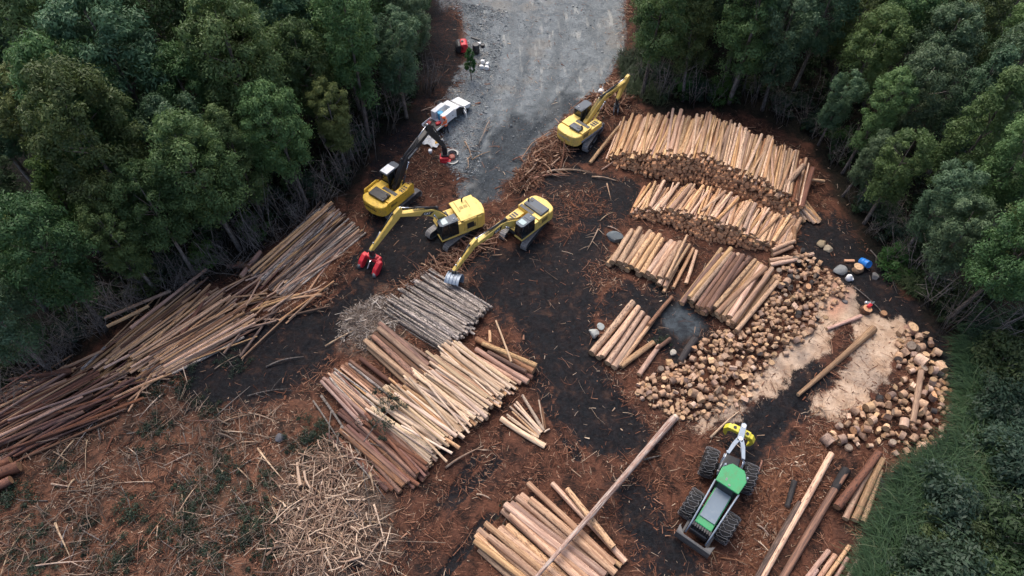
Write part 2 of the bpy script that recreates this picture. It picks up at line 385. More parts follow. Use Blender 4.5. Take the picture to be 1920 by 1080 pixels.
def ground_mat():
    t = NT('landing_ground'); o = t.obj()
    nL = t.noise(o, .22, 5, .6); nM = t.noise(o, .9, 6, .7, .5); nF = t.noise(o, 4.5, 6, .75, .6); nS = t.noise(o, 17, 4, .7)
    fib = [t.noise(t.mapping(o, (2.5, 26, 6), (0, 0, a)), 1.0, 3, .7, .8) for a in (.5, 1.7, 2.7)]
    fb = t.math('MAXIMUM', t.math('MAXIMUM', fib[0], fib[1]), fib[2])
    # bark mulch trodden into the soil
    c = t.mix(t.ramp(nM, .36, .62), (.0115,.0092,.0088), (.122,.053,.034))
    c = t.mix(t.math('MULTIPLY', t.ramp(nL, .48, .66), .7), c, (.018,.0155,.0155))
    c = t.mix(t.math('MULTIPLY', t.ramp(fb, .57, .72), .85), c, (.23,.105,.065))
    c = t.mix(t.math('MULTIPLY', t.ramp(nF, .56, .72), .5), c, (.012,.01,.009))
    red = t.mix(t.ramp(nF, .35, .68), (.08,.034,.021), (.24,.108,.06)); red = t.mix(t.math('MULTIPLY', t.ramp(fb, .58, .75), .7), red, (.36,.2,.12))
    nE = t.math('MULTIPLY', t.math('SUBTRACT', t.math('ADD', t.math('MULTIPLY', nF, .6), t.math('MULTIPLY', nS, .4)), .5), 2.2)
    ed = lambda a: t.ramp(t.math('ADD', t.attr(a), nE), .3, .7)
    c = t.mix(ed('red'), c, red)
    sl = t.mix(t.ramp(nM, .38, .62), (.03,.022,.018), (.185,.09,.057)); sl = t.mix(t.math('MULTIPLY', t.ramp(fb, .6, .75), .6), sl, (.3,.18,.12)); sl = t.mix(t.math('MULTIPLY', t.ramp(nL, .5, .68), .6), sl, (.022,.027,.018))
    c = t.mix(t.math('MULTIPLY', t.attr('slash'), .8), c, sl)
    pl = t.mix(t.ramp(fb, .5, .74), (.06,.043,.034), (.34,.255,.2)); c = t.mix(t.math('MULTIPLY', t.attr('pale'), .85), c, pl)
    mud = t.mix(t.ramp(nF, .35, .7), (.0033,.0044,.006), (.0145,.018,.0225)); mud = t.mix(t.math('MULTIPLY', t.ramp(fb, .64, .76), .55), mud, (.13,.08,.055)); mud = t.mix(t.math('MULTIPLY', t.ramp(nM, .54, .7), .75), mud, (.062,.036,.026))
    c = t.mix(t.math('MULTIPLY', ed('mud'), .93), c, mud)
    vo = t.n('ShaderNodeTexVoronoi'); vo.inputs['Scale'].default_value = 6.0; t.l(o, vo.inputs['Vector'])
    sv = t.n('ShaderNodeSeparateXYZ'); t.l(vo.outputs['Color'], sv.inputs[0])
    g = t.mix(t.ramp(nM, .3, .7), (.105,.122,.134), (.205,.23,.243)); g = t.mix(t.math('MULTIPLY', t.ramp(sv.outputs[0], .5, 1.0), .3), g, (.3,.32,.33)); g = t.mix(t.math('MULTIPLY', t.ramp(nS, .52, .7), .45), g, (.07,.083,.092))
    g = t.mix(t.math('MULTIPLY', t.ramp(nL, .52, .66), .5), g, (.23,.215,.19)); g = t.mix(t.math('MULTIPLY', t.ramp(fb, .65, .78), .55), g, (.04,.045,.05))
    pt = t.noise(t.mapping(o, (2.2, .5, 1), (0, 0, -.35)), .6, 4, .55); g = t.mix(t.math('MULTIPLY', t.ramp(pt, .56, .7), .5), g, (.42,.42,.39))
    g = t.mix(t.math('MULTIPLY', t.attr('rut'), t.math('ADD', t.math('MULTIPLY', t.ramp(nM, .3, .65), .38), .1)), g, (.05,.058,.064)); dk = t.mix(t.ramp(nF, .35, .7), (.016,.02,.025), (.062,.075,.087)); g = t.mix(t.math('MULTIPLY', t.attr('darkroad'), .88), g, dk)
    c = t.mix(ed('gravel'), c, g)
    wt = t.mix(t.ramp(nM, .4, .62), (.025,.03,.036), (.07,.085,.097)); c = t.mix(t.attr('wet'), c, wt)
    s = t.mix(t.ramp(nM, .3, .7), (.42,.28,.185), (.64,.49,.365)); s = t.mix(t.attr('pink'), s, (.56,.315,.215)); s = t.mix(t.math('MULTIPLY', t.ramp(nF, .5, .7), .55), s, (.2,.135,.095)); s = t.mix(t.math('MULTIPLY', t.ramp(nL, .52, .66), .45), s, (.15,.14,.135))
    c = t.mix(t.math('MULTIPLY', ed('saw'), .92), c, s)
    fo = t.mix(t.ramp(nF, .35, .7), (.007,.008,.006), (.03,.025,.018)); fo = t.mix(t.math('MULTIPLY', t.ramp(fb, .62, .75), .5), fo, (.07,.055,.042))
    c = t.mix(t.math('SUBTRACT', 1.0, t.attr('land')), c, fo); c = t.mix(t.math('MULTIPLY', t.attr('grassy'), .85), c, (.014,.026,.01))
    hgt = t.math('ADD', t.math('ADD', t.math('MULTIPLY', nF, .8), t.math('MULTIPLY', fb, .7)), t.math('MULTIPLY', nS, .35))
    t.bump(hgt, 1.0, .1)
    rg = t.math('SUBTRACT', .88, t.math('ADD', t.math('MULTIPLY', t.attr('mud'), .2), t.math('MULTIPLY', t.attr('wet'), .3)))
    return t.out(c, rg, spec=.12)
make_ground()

# ================================================================== loose litter nobody could count
def zone_dens(x, y):
    """how much bark lies about: much on the mulch, little on mud, none on the road"""
    m = np.zeros_like(x)
    for k in MUD: m = np.maximum(m, sstep(-.6, .8, sdist(k, x, y)))
    g = sstep(-.3, .8, sdist(GRAVEL, x, y)); s = sstep(-.5, .6, np.maximum(sdist(SAWDUST, x, y), sdist(SAWDUST2, x, y))); q = sstep(0, 1.2, sdist(LANDING, x, y))
    red = np.zeros_like(x)
    for k in REDBARK: red = np.maximum(red, sstep(-.8, .5, sdist(k, x, y)))
    cl = sstep(.3, .62, fbm(x*.55, y*.55, 71))
    return q*np.clip((.12+.5*cl)*(1-.95*m) + .7*red, 0, 1)*(1-.96*g)*(1-.75*s)
def litter(name, n, poly, mat, L, r, dens=None, zmax=.06, tilt=.12, bend=.045, side=3, flat=.5, nseg=2, ang=None, zf=None):
    q = sample_in(poly, n, dens); a = rng.uniform(0, 2*PI, n) if ang is None else rng.normal(ang, .5, n)
    ln = np.exp(rng.normal(math.log(L), .65, n)); rr = r*np.exp(rng.normal(0, .5, n))
    z = height(q[:, 0], q[:, 1]) + .02 + rng.random(n)*zmax
    for m, hh in MOUNDS: z = z + hh*sstep(-.8, 1.2, sdist(m, q[:, 0], q[:, 1]))*fbm(q[:, 0]*.7, q[:, 1]*.7, 57)
    if zf is not None: z = z + zf(q[:, 0], q[:, 1])*rng.random(n)
    D = np.stack([np.cos(a), np.sin(a), rng.normal(0, tilt, n)], 1); P = np.stack([q[:, 0], q[:, 1], z], 1) - D*(ln/2)[:, None]*np.array([1, 1, 0])
    v, f, k = sticks(P, D, ln, rr, ln*rng.normal(0, bend, n), nseg, None, flat, side)
    tint = rng.random(n)[k]
    o = link(name, np_mesh(name, v, f, mat, tint, smooth=True)); tag(o, kind='stuff'); return o
PALEBIG = W([(500,830),(650,790),(740,880),(790,980),(760,1090),(640,1130),(500,1130),(470,1000)])
VIEW = W([(-60,1110),(-60,690),(210,560),(620,360),(760,200),(840,80),(830,-20),(1190,-20),(1170,150),(1240,200),(1440,210),(1560,300),(1700,540),(1810,690),(1810,840),(1690,900),(1600,1110)])
m_bark = tint_mat('shredded_bark', [(.035,.017,.012),(.1,.04,.025),(.19,.08,.046),(.34,.19,.125)], .85)
m_pale = tint_mat('pale_splinters', [(.17,.11,.075),(.33,.22,.15),(.47,.35,.25),(.6,.48,.36)], .8)
m_twig = tint_mat('grey_twigs', [(.045,.033,.027),(.1,.075,.06),(.18,.14,.11),(.32,.23,.17)], .85)
m_stick = tint_mat('broken_sticks', [(.1,.06,.045),(.22,.14,.1),(.36,.25,.18),(.55,.42,.31)], .85)
tag(litter('bark_litter', 46000, VIEW, m_bark, .28, .018, zone_dens), 'shredded red bark strewn over the whole log landing', 'bark litter')
tag(litter('splinter_litter', 7000, VIEW, m_pale, .26, .014, lambda x, y: np.clip(zone_dens(x, y)*1.2*sstep(.4, .7, fbm(x*.4, y*.4, 77))+.035, 0, 1)), 'pale wood splinters strewn among the red bark', 'wood splinters')
tag(litter('twig_litter', 5200, SLASH, m_twig, .75, .017, lambda x, y: sstep(.3, .6, fbm(x*.45, y*.45, 79)), .18, .18, .06, zf=lambda x, y: .12+0*x), 'tangle of fine grey twigs over the slash ground', 'twigs')
tag(litter('stick_debris', 1050, PALEBIG, m_stick, .75, .028, lambda x, y: sstep(-1.6, 1.6, sdist(PALEPILE, x, y)-1+3.2*(fbm(x*.5, y*.5, 101)-.5)), .1, .22, .05, 4, .8, zf=lambda x, y: .35+0*x), 'matted pale broken sticks heaped beside the pale poles', 'broken sticks')
tag(litter('chip_litter', 5000, CHIPS, tint_mat('grey_chips', [(.06,.045,.038),(.14,.105,.085),(.26,.21,.175),(.6,.54,.48)], .85), .3, .026, lambda x, y: sstep(-1.2, 1.2, sdist(CHIPS, x, y)-.8+2.6*(fbm(x*.6, y*.6, 103)-.5)), .1, .2, .1, 3, .4), 'grey and white chips and bark spilled off the striped pole stack', 'wood chips')
WIND = W([(1165,150),(1180,190),(1110,240),(1060,300),(1010,350),(960,370),(955,345),(1000,285),(1060,230),(1110,180)])
WIND2 = W([(905,425),(960,430),(880,490),(830,540),(770,560),(745,545),(800,500),(860,460)])
m_root = tint_mat('root_debris', [(.045,.023,.016),(.11,.052,.034),(.19,.095,.062),(.38,.25,.17)], .85)
for nm, pz, k, lb in (('root_debris', WIND, 900, 'windrow of broken bark and roots along the gravel road edge'), ('root_debris', WIND2, 650, 'windrow of broken bark and slabs between the two folded cabs')):
    if pz is WIND2: lb = 'windrow of splintered slabs between the two nearest yellow excavators'
    tag(litter(nm, k, pz, m_root, .75, .04, None, .1, .28, .08, 4, .6, zf=lambda x, y: .4+0*x), lb, 'debris')
def stones(name, n, poly, mat, s0, dens, label):
    q = sample_in(poly, n, dens); sz = s0*np.exp(rng.normal(0, .5, n)); z = height(q[:, 0], q[:, 1]) + sz*.12
    O = np.array([(1,0,0),(0,1,0),(-1,0,0),(0,-1,0),(0,0,1),(0,0,-1)], float); T = np.array([(0,1,4),(1,2,4),(2,3,4),(3,0,4),(1,0,5),(2,1,5),(3,2,5),(0,3,5)])
    a = rng.uniform(0, 2*PI, n); c, s = np.cos(a)[:, None], np.sin(a)[:, None]
    V = O[None]*rng.uniform(.55, 1.25, (n, 6, 1))*sz[:, None, None]; V[:, :, 2] *= .6
    X = V[:, :, 0]*c - V[:, :, 1]*s + q[:, 0:1]; Yv = V[:, :, 0]*s + V[:, :, 1]*c + q[:, 1:2]; Zv = V[:, :, 2] + z[:, None]
    f = (T[None] + (np.arange(n)*6)[:, None, None]).reshape(-1, 3)
    o = link(name, np_mesh(name, np.stack([X, Yv, Zv], -1).reshape(-1, 3), f, mat, np.repeat(rng.random(n), 8))); tag(o, label, 'gravel', kind='stuff')
m_stone = tint_mat('road_stone', [(.09,.105,.115),(.16,.185,.2),(.23,.25,.26),(.4,.41,.4)], .8)
LEFTROAD = W([(838,0),(875,60),(875,120),(812,205),(815,250),(850,340),(900,330),(905,240),(930,140),(960,20)])
stones('gravel', 8000, GRAVEL, m_stone, .035, lambda x, y: .25+.75*sstep(.45, .65, fbm(x*.3, y*.3, 83)), 'crushed grey rock spread over the road')
stones('gravel', 9000, LEFTROAD, m_stone, .045, None, 'coarser crushed rock banked beside the white utility truck')
# ================================================================== logs
def log_mesh(name, mats, seg=12, rings=9, bumps=.05, bendk=.25, taper=.14, seed=0, knots=5):
    """a trunk from x=0 to x=1 with unit radius: uneven, slightly bent, cut square at both ends"""
    r = np.random.default_rng(seed); V = []; kn = [(r.uniform(.08, .95), r.uniform(0, 2*PI), r.uniform(.08, .22)) for _ in range(knots)]
    b = r.uniform(-bendk, bendk, 2); ov = r.uniform(.9, 1.08); ph = r.uniform(0, 6, 4)
    for i in range(rings):
        t = i/(rings-1); rad = (1+taper*.5-taper*t)
        for j in range(seg):
            a = 2*PI*j/seg; q = rad*(1 + bumps*math.sin(2*a+ph[0]+2*t) + bumps*.8*math.sin(3*a+ph[1]-5*t) + bumps*.6*math.sin(9*t+ph[2]))
            for kt, ka, kh in kn: q += kh*math.exp(-((t-kt)/.035)**2 - ((math.atan2(math.sin(a-ka), math.cos(a-ka)))/.45)**2)
            V.append((t, q*math.cos(a)*ov + b[0]*math.sin(PI*t), q*math.sin(a)/ov + b[1]*math.sin(PI*t)))
    sk = r.uniform(-.02, .02, 4); n = len(V)
    Fq = [(i*seg+j, i*seg+(j+1) % seg, (i+1)*seg+(j+1) % seg, (i+1)*seg+j) for i in range(rings-1) for j in range(seg)]
    c0 = list(range(n, n+seg)); V += V[:seg]; c1 = list(range(n+seg, n+2*seg)); V += V[n-seg:n]
    me = bpy.data.meshes.new(name); me.from_pydata(V, [], Fq + [tuple(c0[::-1]), tuple(c1)])
    for m in mats: me.materials.append(m)
    for i, p in enumerate(me.polygons): p.use_smooth = i < len(Fq); p.material_index = 0 if i < len(Fq) else 1
    me.update(); return me
E_pale = end_mat('cut_end_pale', (.55,.38,.23), (.4,.25,.14)); E_tan = end_mat('cut_end_tan', (.56,.33,.18), (.36,.18,.095)); E_grey = end_mat('cut_end_grey', (.36,.29,.23), (.22,.16,.12))
LM = {
 'peeled': (log_mat('peeled_log_wood', (.62,.41,.225), (.38,.19,.09), (.16,.075,.04), .55), E_tan),
 'golden': (log_mat('golden_log_wood', (.55,.345,.2), (.34,.18,.1), (.14,.075,.05), .56), E_pale),
 'thick': (log_mat('thick_log_bark', (.46,.29,.155), (.27,.155,.085), (.12,.075,.052), .55), E_pale),
 'brown': (log_mat('brown_log_bark', (.24,.115,.06), (.115,.06,.04), (.055,.037,.032), .55), E_tan),
 'red': (log_mat('red_log_bark', (.19,.075,.042), (.105,.043,.028), (.05,.03,.025), .56), E_tan),
 'rose': (log_mat('rose_log_wood', (.45,.275,.2), (.29,.155,.105), (.14,.06,.045), .58), E_pale),
 'pale': (log_mat('pale_pole_wood', (.6,.45,.305), (.4,.26,.165), (.16,.1,.07), .58), E_pale),
 'striped': (log_mat('striped_pole_bark', (.5,.42,.355), (.17,.135,.115), (.025,.02,.019), .485, 2.2, .6, 1.1), E_grey),
 'dark': (log_mat('dark_pole_bark', (.22,.13,.085), (.075,.05,.04), (.36,.27,.2), .58, 1.5), E_grey),
 'mixed': (log_mat('weathered_pole_bark', (.58,.34,.17), (.31,.16,.08), (.085,.055,.04), .56, 1.3), E_tan),
 'char': (log_mat('charred_log', (.035,.03,.03), (.018,.017,.018), (.09,.06,.045), .66), E_grey),
}
MESH = {k: [log_mesh('log', v, seed=i*31+n, seg=10, bendk=.5 if k in ('pale','striped','mixed','dark') else .2) for n in range(5)] for i, (k, v) in enumerate(LM.items())}
def put_log(name, p0, p1, r, kind, label, group=None, roll=None, mesh=None):
    p0, p1 = Vector(p0), Vector(p1); d = p1 - p0
    o = link(name, mesh or random.choice(MESH[kind])); o.rotation_mode = 'QUATERNION'
    o.rotation_quaternion = d.to_track_quat('X', 'Z') @ Quaternion((1, 0, 0), random.uniform(0, 2*PI) if roll is None else roll)
    o.location = p0; o.scale = (d.length, r, r)
    return tag(o, label, 'log' if 'pole' not in name else 'pole', group)
def join_logs(name, items, kind, label):
    """the logs of a stack of which the photograph shows next to nothing, as one mass"""
    V, Fs, MI, SM = [], [], [], 0
    base = {}
    for (p0, p1, r) in items:
        me = random.choice(MESH[kind]); d = p1-p0
        M = Matrix.LocRotScale(p0, d.to_track_quat('X', 'Z') @ Quaternion((1, 0, 0), random.uniform(0, 6)), Vector((d.length, r, r)))
        o = len(V); V += [tuple(M @ v.co) for v in me.vertices]
        for p in me.polygons: Fs.append(tuple(i+o for i in p.vertices)); MI.append(p.material_index)
    me = bpy.data.meshes.new(name); me.from_pydata(V, [], Fs)
    me.materials.append(LM_STUFF[kind][0]); me.materials.append(LM_STUFF[kind][1])
    me.polygons.foreach_set('material_index', MI); me.polygons.foreach_set('use_smooth', [m == 0 for m in MI]); me.update()
    return tag(link(name, me), label, 'logs', kind='stuff')
LM_STUFF = {'peeled': (paint('stack_inside_bark', (.42,.22,.12), .8, dirt=.6, dirtcol=(.07,.04,.028), spec=.2), paint('stack_inside_ends', (.66,.39,.22), .85, dirt=.5, dirtcol=(.3,.13,.075), spec=.2))}
def stack(base, va, vb, zc, L, r, hts, slope=0.0, yaw=1.2, jit=.15, rvar=.18, step=2.05, kpick=None, top_lift=.03):
    """a log stack. base: pixels of its foot along the near ends; va>vb: a pixel pair that gives the log direction (at height zc); hts: (fraction, metres).
    returns rows (p0, p1, r, layers below the top, fraction along)"""
    P = [at(*p) for p in base]; d = at(*vb, zc) - at(*va, zc); d.z = 0; d.normalize()
    seg = [(b-a).length for a, b in zip(P, P[1:])]; tot = sum(seg); rows = []
    s = r
    while s < tot:
        q, k = s, 0
        while k < len(seg)-1 and q > seg[k]: q -= seg[k]; k += 1
        e = (P[k+1]-P[k]).normalized(); c = P[k] + e*q; f = s/tot
        hh = np.interp(f, [h[0] for h in hts], [h[1] for h in hts]); n = max(1, int(round(hh/(1.74*r))))
        for j in range(n):
            rr = r*math.exp(random.gauss(0, rvar)); top = n-1-j
            w = R(random.gauss(0, yaw*(2.2 if top == 0 else 1)))
            dd = Vector((d.x*math.cos(w)-d.y*math.sin(w), d.x*math.sin(w)+d.y*math.cos(w), random.gauss(0, .008)))
            p0 = c + e*(r*(j % 2) + random.gauss(0, r*.22)) + d*(slope*j + random.gauss(0, jit)); l = L*random.uniform(.94, 1.06)
            p0.z = gz(p0.x, p0.y) + rr*.92 + j*1.72*r + (top_lift*random.random() if top == 0 else 0)
            p1 = p0 + dd*l; p1.z = p0.z + dd.z*l + .6*(gz(p1.x, p1.y)-gz(p0.x, p0.y))
            rows.append((p0, p1, rr, top, f))
        s += step*r*random.uniform(.93, 1.07)
    return rows
def lay(rows, name, kinds, label_top, label_low, noun, low_kinds=None, k_fn=None):
    for p0, p1, r, top, f in rows:
        kk = (k_fn(f, top) if k_fn else None) or random.choice(kinds if top == 0 else (low_kinds or kinds))
        lb = label_top if top == 0 else label_low
        put_log(name, p0, p1, r, kk, lb, lb)

# --- A, the big stack under the trees; B, the shorter one below it
A = stack([(1134,303),(1222,333),(1300,347),(1366,378),(1430,402),(1492,414)], (1250,292), (1274,226), 2.2, 5.4, .118,
          [(0,.7),(.08,1.35),(.3,2.2),(.5,2.7),(.75,2.75),(.88,2.2),(1,1.3)], slope=.1, yaw=2.1, jit=.22, rvar=.26)
Bk = stack([(1180,404),(1262,426),(1325,452),(1417,470),(1470,470)], (1365,440), (1392,393), 1.2, 3.4, .12,
          [(0,.7),(.2,1.3),(.45,1.9),(.65,1.6),(.8,1.0),(1,.5)], slope=.1, yaw=3.2, jit=.14, rvar=.22)
allr = sorted([(t[3] + (0 if t[3] == 0 else .3*random.random()), 0, t) for t in A] + [(t[3]*1.0 + (0 if t[3] == 0 else .3*random.random()), 1, t) for t in Bk], key=lambda x: x[0])
rest = []
for i, (_, w, (p0, p1, r, top, f)) in enumerate(allr):
    if i < 290:
        k = random.choice(['peeled', 'peeled', 'golden', 'peeled', 'peeled', 'thick' if f > .5 else 'peeled'] if w == 0 else (['golden', 'golden', 'peeled'] if f > .5 else ['peeled', 'golden', 'peeled']))
        if w == 0 and (.2 < f < .3 or .44 < f < .49) and top < 2: k = random.choice(['rose', 'peeled', 'peeled'])
        if w == 0 and f > .9: k = random.choice(['red', 'thick', 'peeled'])
        lb = [['peeled log on the top layer of the longest stack under the trees', 'peeled log below the top layer of the longest stack under the trees'],
              ['shorter peeled log on top of the second stack below the longest one', 'shorter peeled log inside the second stack below the longest one']][w][0 if top == 0 else 1]
        put_log('peeled_log', p0, p1, r, k, lb, lb)
    else: rest.append((p0, p1, r))
join_logs('stacked_logs', rest, 'peeled', 'reddish log ends filling the lower rows of the two peeled stacks')
# the collapsed end of the big stack: short poles leaning down
for i in range(24):
    t = i/23; a = at(1440 + 62*t + random.uniform(-8, 8), 345 + 30*t + random.uniform(-6, 10), 1.5 - .7*t); b = at(1478 + 66*t + random.uniform(-8, 8), 416 + random.uniform(-6, 3), .15)
    lb = 'short pole sliding down the collapsed end of the longest stack'
    put_log('slipped_pole', b, a, random.uniform(.08, .14), random.choice(['peeled', 'golden', 'thick']), lb, lb)
put_log('peeled_log', at(1454,372,1.6), at(1507,310,2.2), .23, 'golden', 'thick golden log lying askew across the collapsed end of the longest stack')
put_log('peeled_log', at(1545,340,.4), at(1496,334,.9), .13, 'golden', 'golden log sticking out sideways from the end of the longest stack')
put_log('slipped_pole', at(1106,306,.2), at(1160,238,.7), .16, 'thick', 'thick barked log sloping along the outer side of the longest stack')
put_log('slipped_pole', at(1104,306,.15), at(1122,286,.35), .06, 'golden', 'thin pale pole poking out low beside the excavator track')
put_log('slipped_pole', at(1128,318,.12), at(1150,303,.3), .06, 'golden', 'thin pale pole lying low at the near corner of the longest stack')
put_log('peeled_log', at(1488,457,.15), at(1489,424,.9), .2, 'golden', 'short golden log standing tilted at the end of the second stack')
for a, b, z in (((1447,470),(1490,452),.5), ((1448,478),(1486,462),.3), ((1442,489),(1490,484),.25), ((1444,497),(1494,487),.3)):
    put_log('peeled_log', at(*a, z), at(*b, z+.05), .17, 'golden', 'short golden log lying crosswise between the second stack and the rounds', 'golden logs lying crosswise')

# --- C, the row of thick logs
rows = stack([(1138,496),(1180,509),(1202,519),(1232,534)], (1151,481), (1193,424), .6, 4.1, .235, [(0,.9),(.5,.9),(1,.8)], yaw=1.2, jit=.12, rvar=.1)
lay(rows, 'thick_log', ['thick', 'thick', 'golden'], 'thick weathered log on top of the short thick row', 'thick weathered log in the bottom layer of the short thick row', 'log')
for a, b, r, z in (((1236,534),(1276,455),.19,.5), ((1246,538),(1284,457),.16,.45), ((1250,522),(1288,442),.13,.9), ((1252,524),(1293,458),.13,.7), ((1244,548),(1270,500),.13,.25), ((1286,532),(1306,470),.14,.3), ((1262,540),(1300,466),.14,.3)):
    put_log('thick_log', at(*a, z), at(*b, z+.1), r, random.choice(['golden', 'thick']), 'slender log leaning between the short thick row and the darker row', 'slender logs between the two thick rows')
rows = stack([(1274,566),(1310,586),(1345,602),(1386,616)], (1341,579), (1410,487), .6, 6.3, .19, [(0,.75),(.3,1.0),(.7,1.05),(1,.75)], yaw=1.6, jit=.25, rvar=.14)
lay(rows, 'thick_log', ['thick', 'thick', 'brown', 'golden'], 'long brownish log on top of the darker row beside the rounds', 'long brownish log lower in the darker row beside the rounds', 'log', k_fn=lambda f, t: random.choice(['thick', 'brown', 'brown']) if f < .5 else random.choice(['golden', 'thick', 'thick']))
put_log('thick_log', at(1395,479,.2), at(1352,476,.2), .12, 'rose', 'reddish log lying crosswise behind the darker thick row')

# --- D, the eight logs by the black puddle
for a, b, r, z, k in (((1108,668),(1186,571),.27,.28,'thick'), ((1121,676),(1192,584),.24,.26,'golden'), ((1127,679),(1195,585),.2,.66,'golden'), ((1138,687),(1203,590),.26,.28,'golden'), ((1150,694),(1214,600),.25,.28,'thick'), ((1158,690),(1224,604),.2,.24,'golden')):
    put_log('thick_log', ga(*a, z), ga(*b, z), r, k, 'thick log in the small raft of six beside the dark puddle', 'raft of six thick logs beside the puddle')
put_log('thick_log', ga(1163,691,.25), ga(1224,646,.25), .21, 'golden', 'short golden log lying loose next to the raft of six')
put_log('thick_log', ga(1197,706,.23), ga(1235,652,.23), .2, 'golden', 'shortest golden log lying apart next to the raft of six')
put_log('thick_log', ga(1214,618,.5), ga(1259,561,.25), .17, 'brown', 'dark brown log reaching from the raft of six towards the puddle')

# --- G, H, I, J, K, L around the pale stack in the middle
rows = stack([(832,664),(873,636),(898,606),(923,583)], (872,628), (762,560), .6, 5.9, .085, [(0,.35),(.3,.7),(.7,.75),(1,.5)], slope=.05, yaw=1.2, jit=.18, rvar=.22)
nG = len(rows); rows = [q for q in rows if q[3] < 3]
lay(rows, 'striped_pole', ['striped'], 'dark striped pole on top of the stack under the grey grapple', 'dark striped pole low in the stack under the grey grapple', 'pole')
rows = stack([(778,738),(790,718),(803,700),(812,690)], (787,722), (702,646), .8, 5.2, .21, [(0,.85),(1,.85)], yaw=1, jit=.15, rvar=.08)
lay(rows, 'brown_log', ['brown', 'brown', 'thick'], 'thick brown log on top of the rise between striped and pale stacks', 'thick brown log low in the rise between striped and pale stacks', 'log')
for i in range(8):
    x = i/7; a = (762-62*x+random.uniform(-5, 5), 745+52*x); b = (672-60*x+random.uniform(-6, 6), 676+38*x)
    put_log('brown_log', ga(*a, .2+.1*random.random()), ga(*b, .25+.1*random.random()), random.uniform(.13, .2), random.choice(['brown', 'red', 'dark', 'brown']), 'dark brown log in the loose row above the pale poles', 'dark brown logs in the loose row')
for i in range(16):
    x = random.random(); a = (742-62*x+random.uniform(-9, 9), 752+55*x); b = (650-48*x+random.uniform(-9, 9), 688+36*x)
    put_log('thin_pole', ga(*a, .35+.2*random.random()), ga(*b, .4+.15*random.random()), random.uniform(.06, .12), random.choice(['mixed', 'red', 'rose', 'mixed', 'striped']), 'thin reddish pole thrown over the loose row above the pale poles', 'thin poles thrown over the loose row')
put_log('thin_pole', ga(822,688,.35), ga(727,623,.4), .11, 'dark', 'dark pole lying along the edge of the striped stack')
rows = stack([(806,884),(842,840),(868,818),(914,782),(940,757),(968,730)], (842,826), (740,746), .8, 5.5, .092, [(0,.5),(.2,.95),(.5,.8),(.75,.9),(1,.6)], slope=.06, yaw=2.2, jit=.28, rvar=.24)
rows = [q for q in rows if q[3] < 3]
lay(rows, 'pale_pole', ['pale'], 'pale peeled pole on top of the pale stack in the middle', 'pale peeled pole under the top of the pale stack in the middle', 'pole', ['pale', 'golden'])
for a, b in (((842,837),(735,750)), ((880,812),(800,718)), ((848,850),(752,798)), ((838,866),(772,800)), ((884,800),(806,716))):
    put_log('pale_pole', at(*a, 1.15), at(*b, 1.3), .08, 'pale', 'thin pale pole lying slantwise over the pale stack', 'thin poles slantwise over the pale stack')
for a, b, r, z, k in (((1000,702),(893,640),.27,.3,'brown'), ((1006,694),(905,652),.2,.55,'thick'), ((990,723),(893,661),.21,.45,'rose'), ((998,712),(900,662),.18,.22,'red'), ((978,722),(884,668),.19,.25,'rose'), ((986,706),(915,668),.17,.6,'brown')):
    put_log('brown_log', ga(*a, z), ga(*b, z), r, k, 'thick reddish log at the road end of the pale stack', 'thick reddish logs at the road end of the pale stack')
put_log('pale_pole', ga(959,690,.8), ga(930,606,.3), .08, 'pale', 'bent thin pale pole propped on the thick reddish logs')
put_log('brown_log', ga(919,644,.12), ga(918,622,.12), .1, 'golden', 'stubby log lying between the striped stack and the reddish logs')
rows = stack([(726,926),(758,912),(790,904),(808,884)], (770,925), (690,848), .3, 5.6, .13, [(0,.25),(.6,.5),(1,.7)], yaw=1.6, jit=.3, rvar=.16)
lay(rows, 'brown_log', ['red', 'brown', 'red'], 'red barked log in the low stack under the leafy branch', 'red barked log at the bottom of the low stack under the leafy branch', 'log')
for i in range(12):
    a = (714+random.uniform(-22, 22), 800+random.uniform(-8, 34)); put_log('brown_log', ga(*a, .2), ga(a[0]-58, a[1]-48, .2), random.uniform(.1, .17), 'red', 'short red barked log half buried at the end of the loose row', 'red logs half buried at the loose row end')
for a, b, r, k in (((1022,839),(939,788),.17,'pale'), ((1012,818),(956,766),.09,'pale'), ((1014,814),(964,764),.09,'pale'), ((1017,812),(968,757),.08,'pale'), ((1019,810),(979,747),.11,'pale'), ((1021,812),(1010,753),.07,'pale'), ((1010,822),(952,786),.08,'pale'), ((1009,820),(960,778),.07,'golden'), ((1006,822),(950,783),.08,'pale'), ((1022,806),(1016,772),.09,'brown'), ((1030,806),(1020,816),.05,'pale')):
    lb = 'thick whitish log along the edge of the small pole fan' if r == .17 else 'pale pole in the small fan beside the muddy track'
    put_log('pale_pole', ga(*a, r+.05), ga(*b, r+.1+.3*random.random()*(r < .17)), r, k, lb, None if r == .17 else lb)

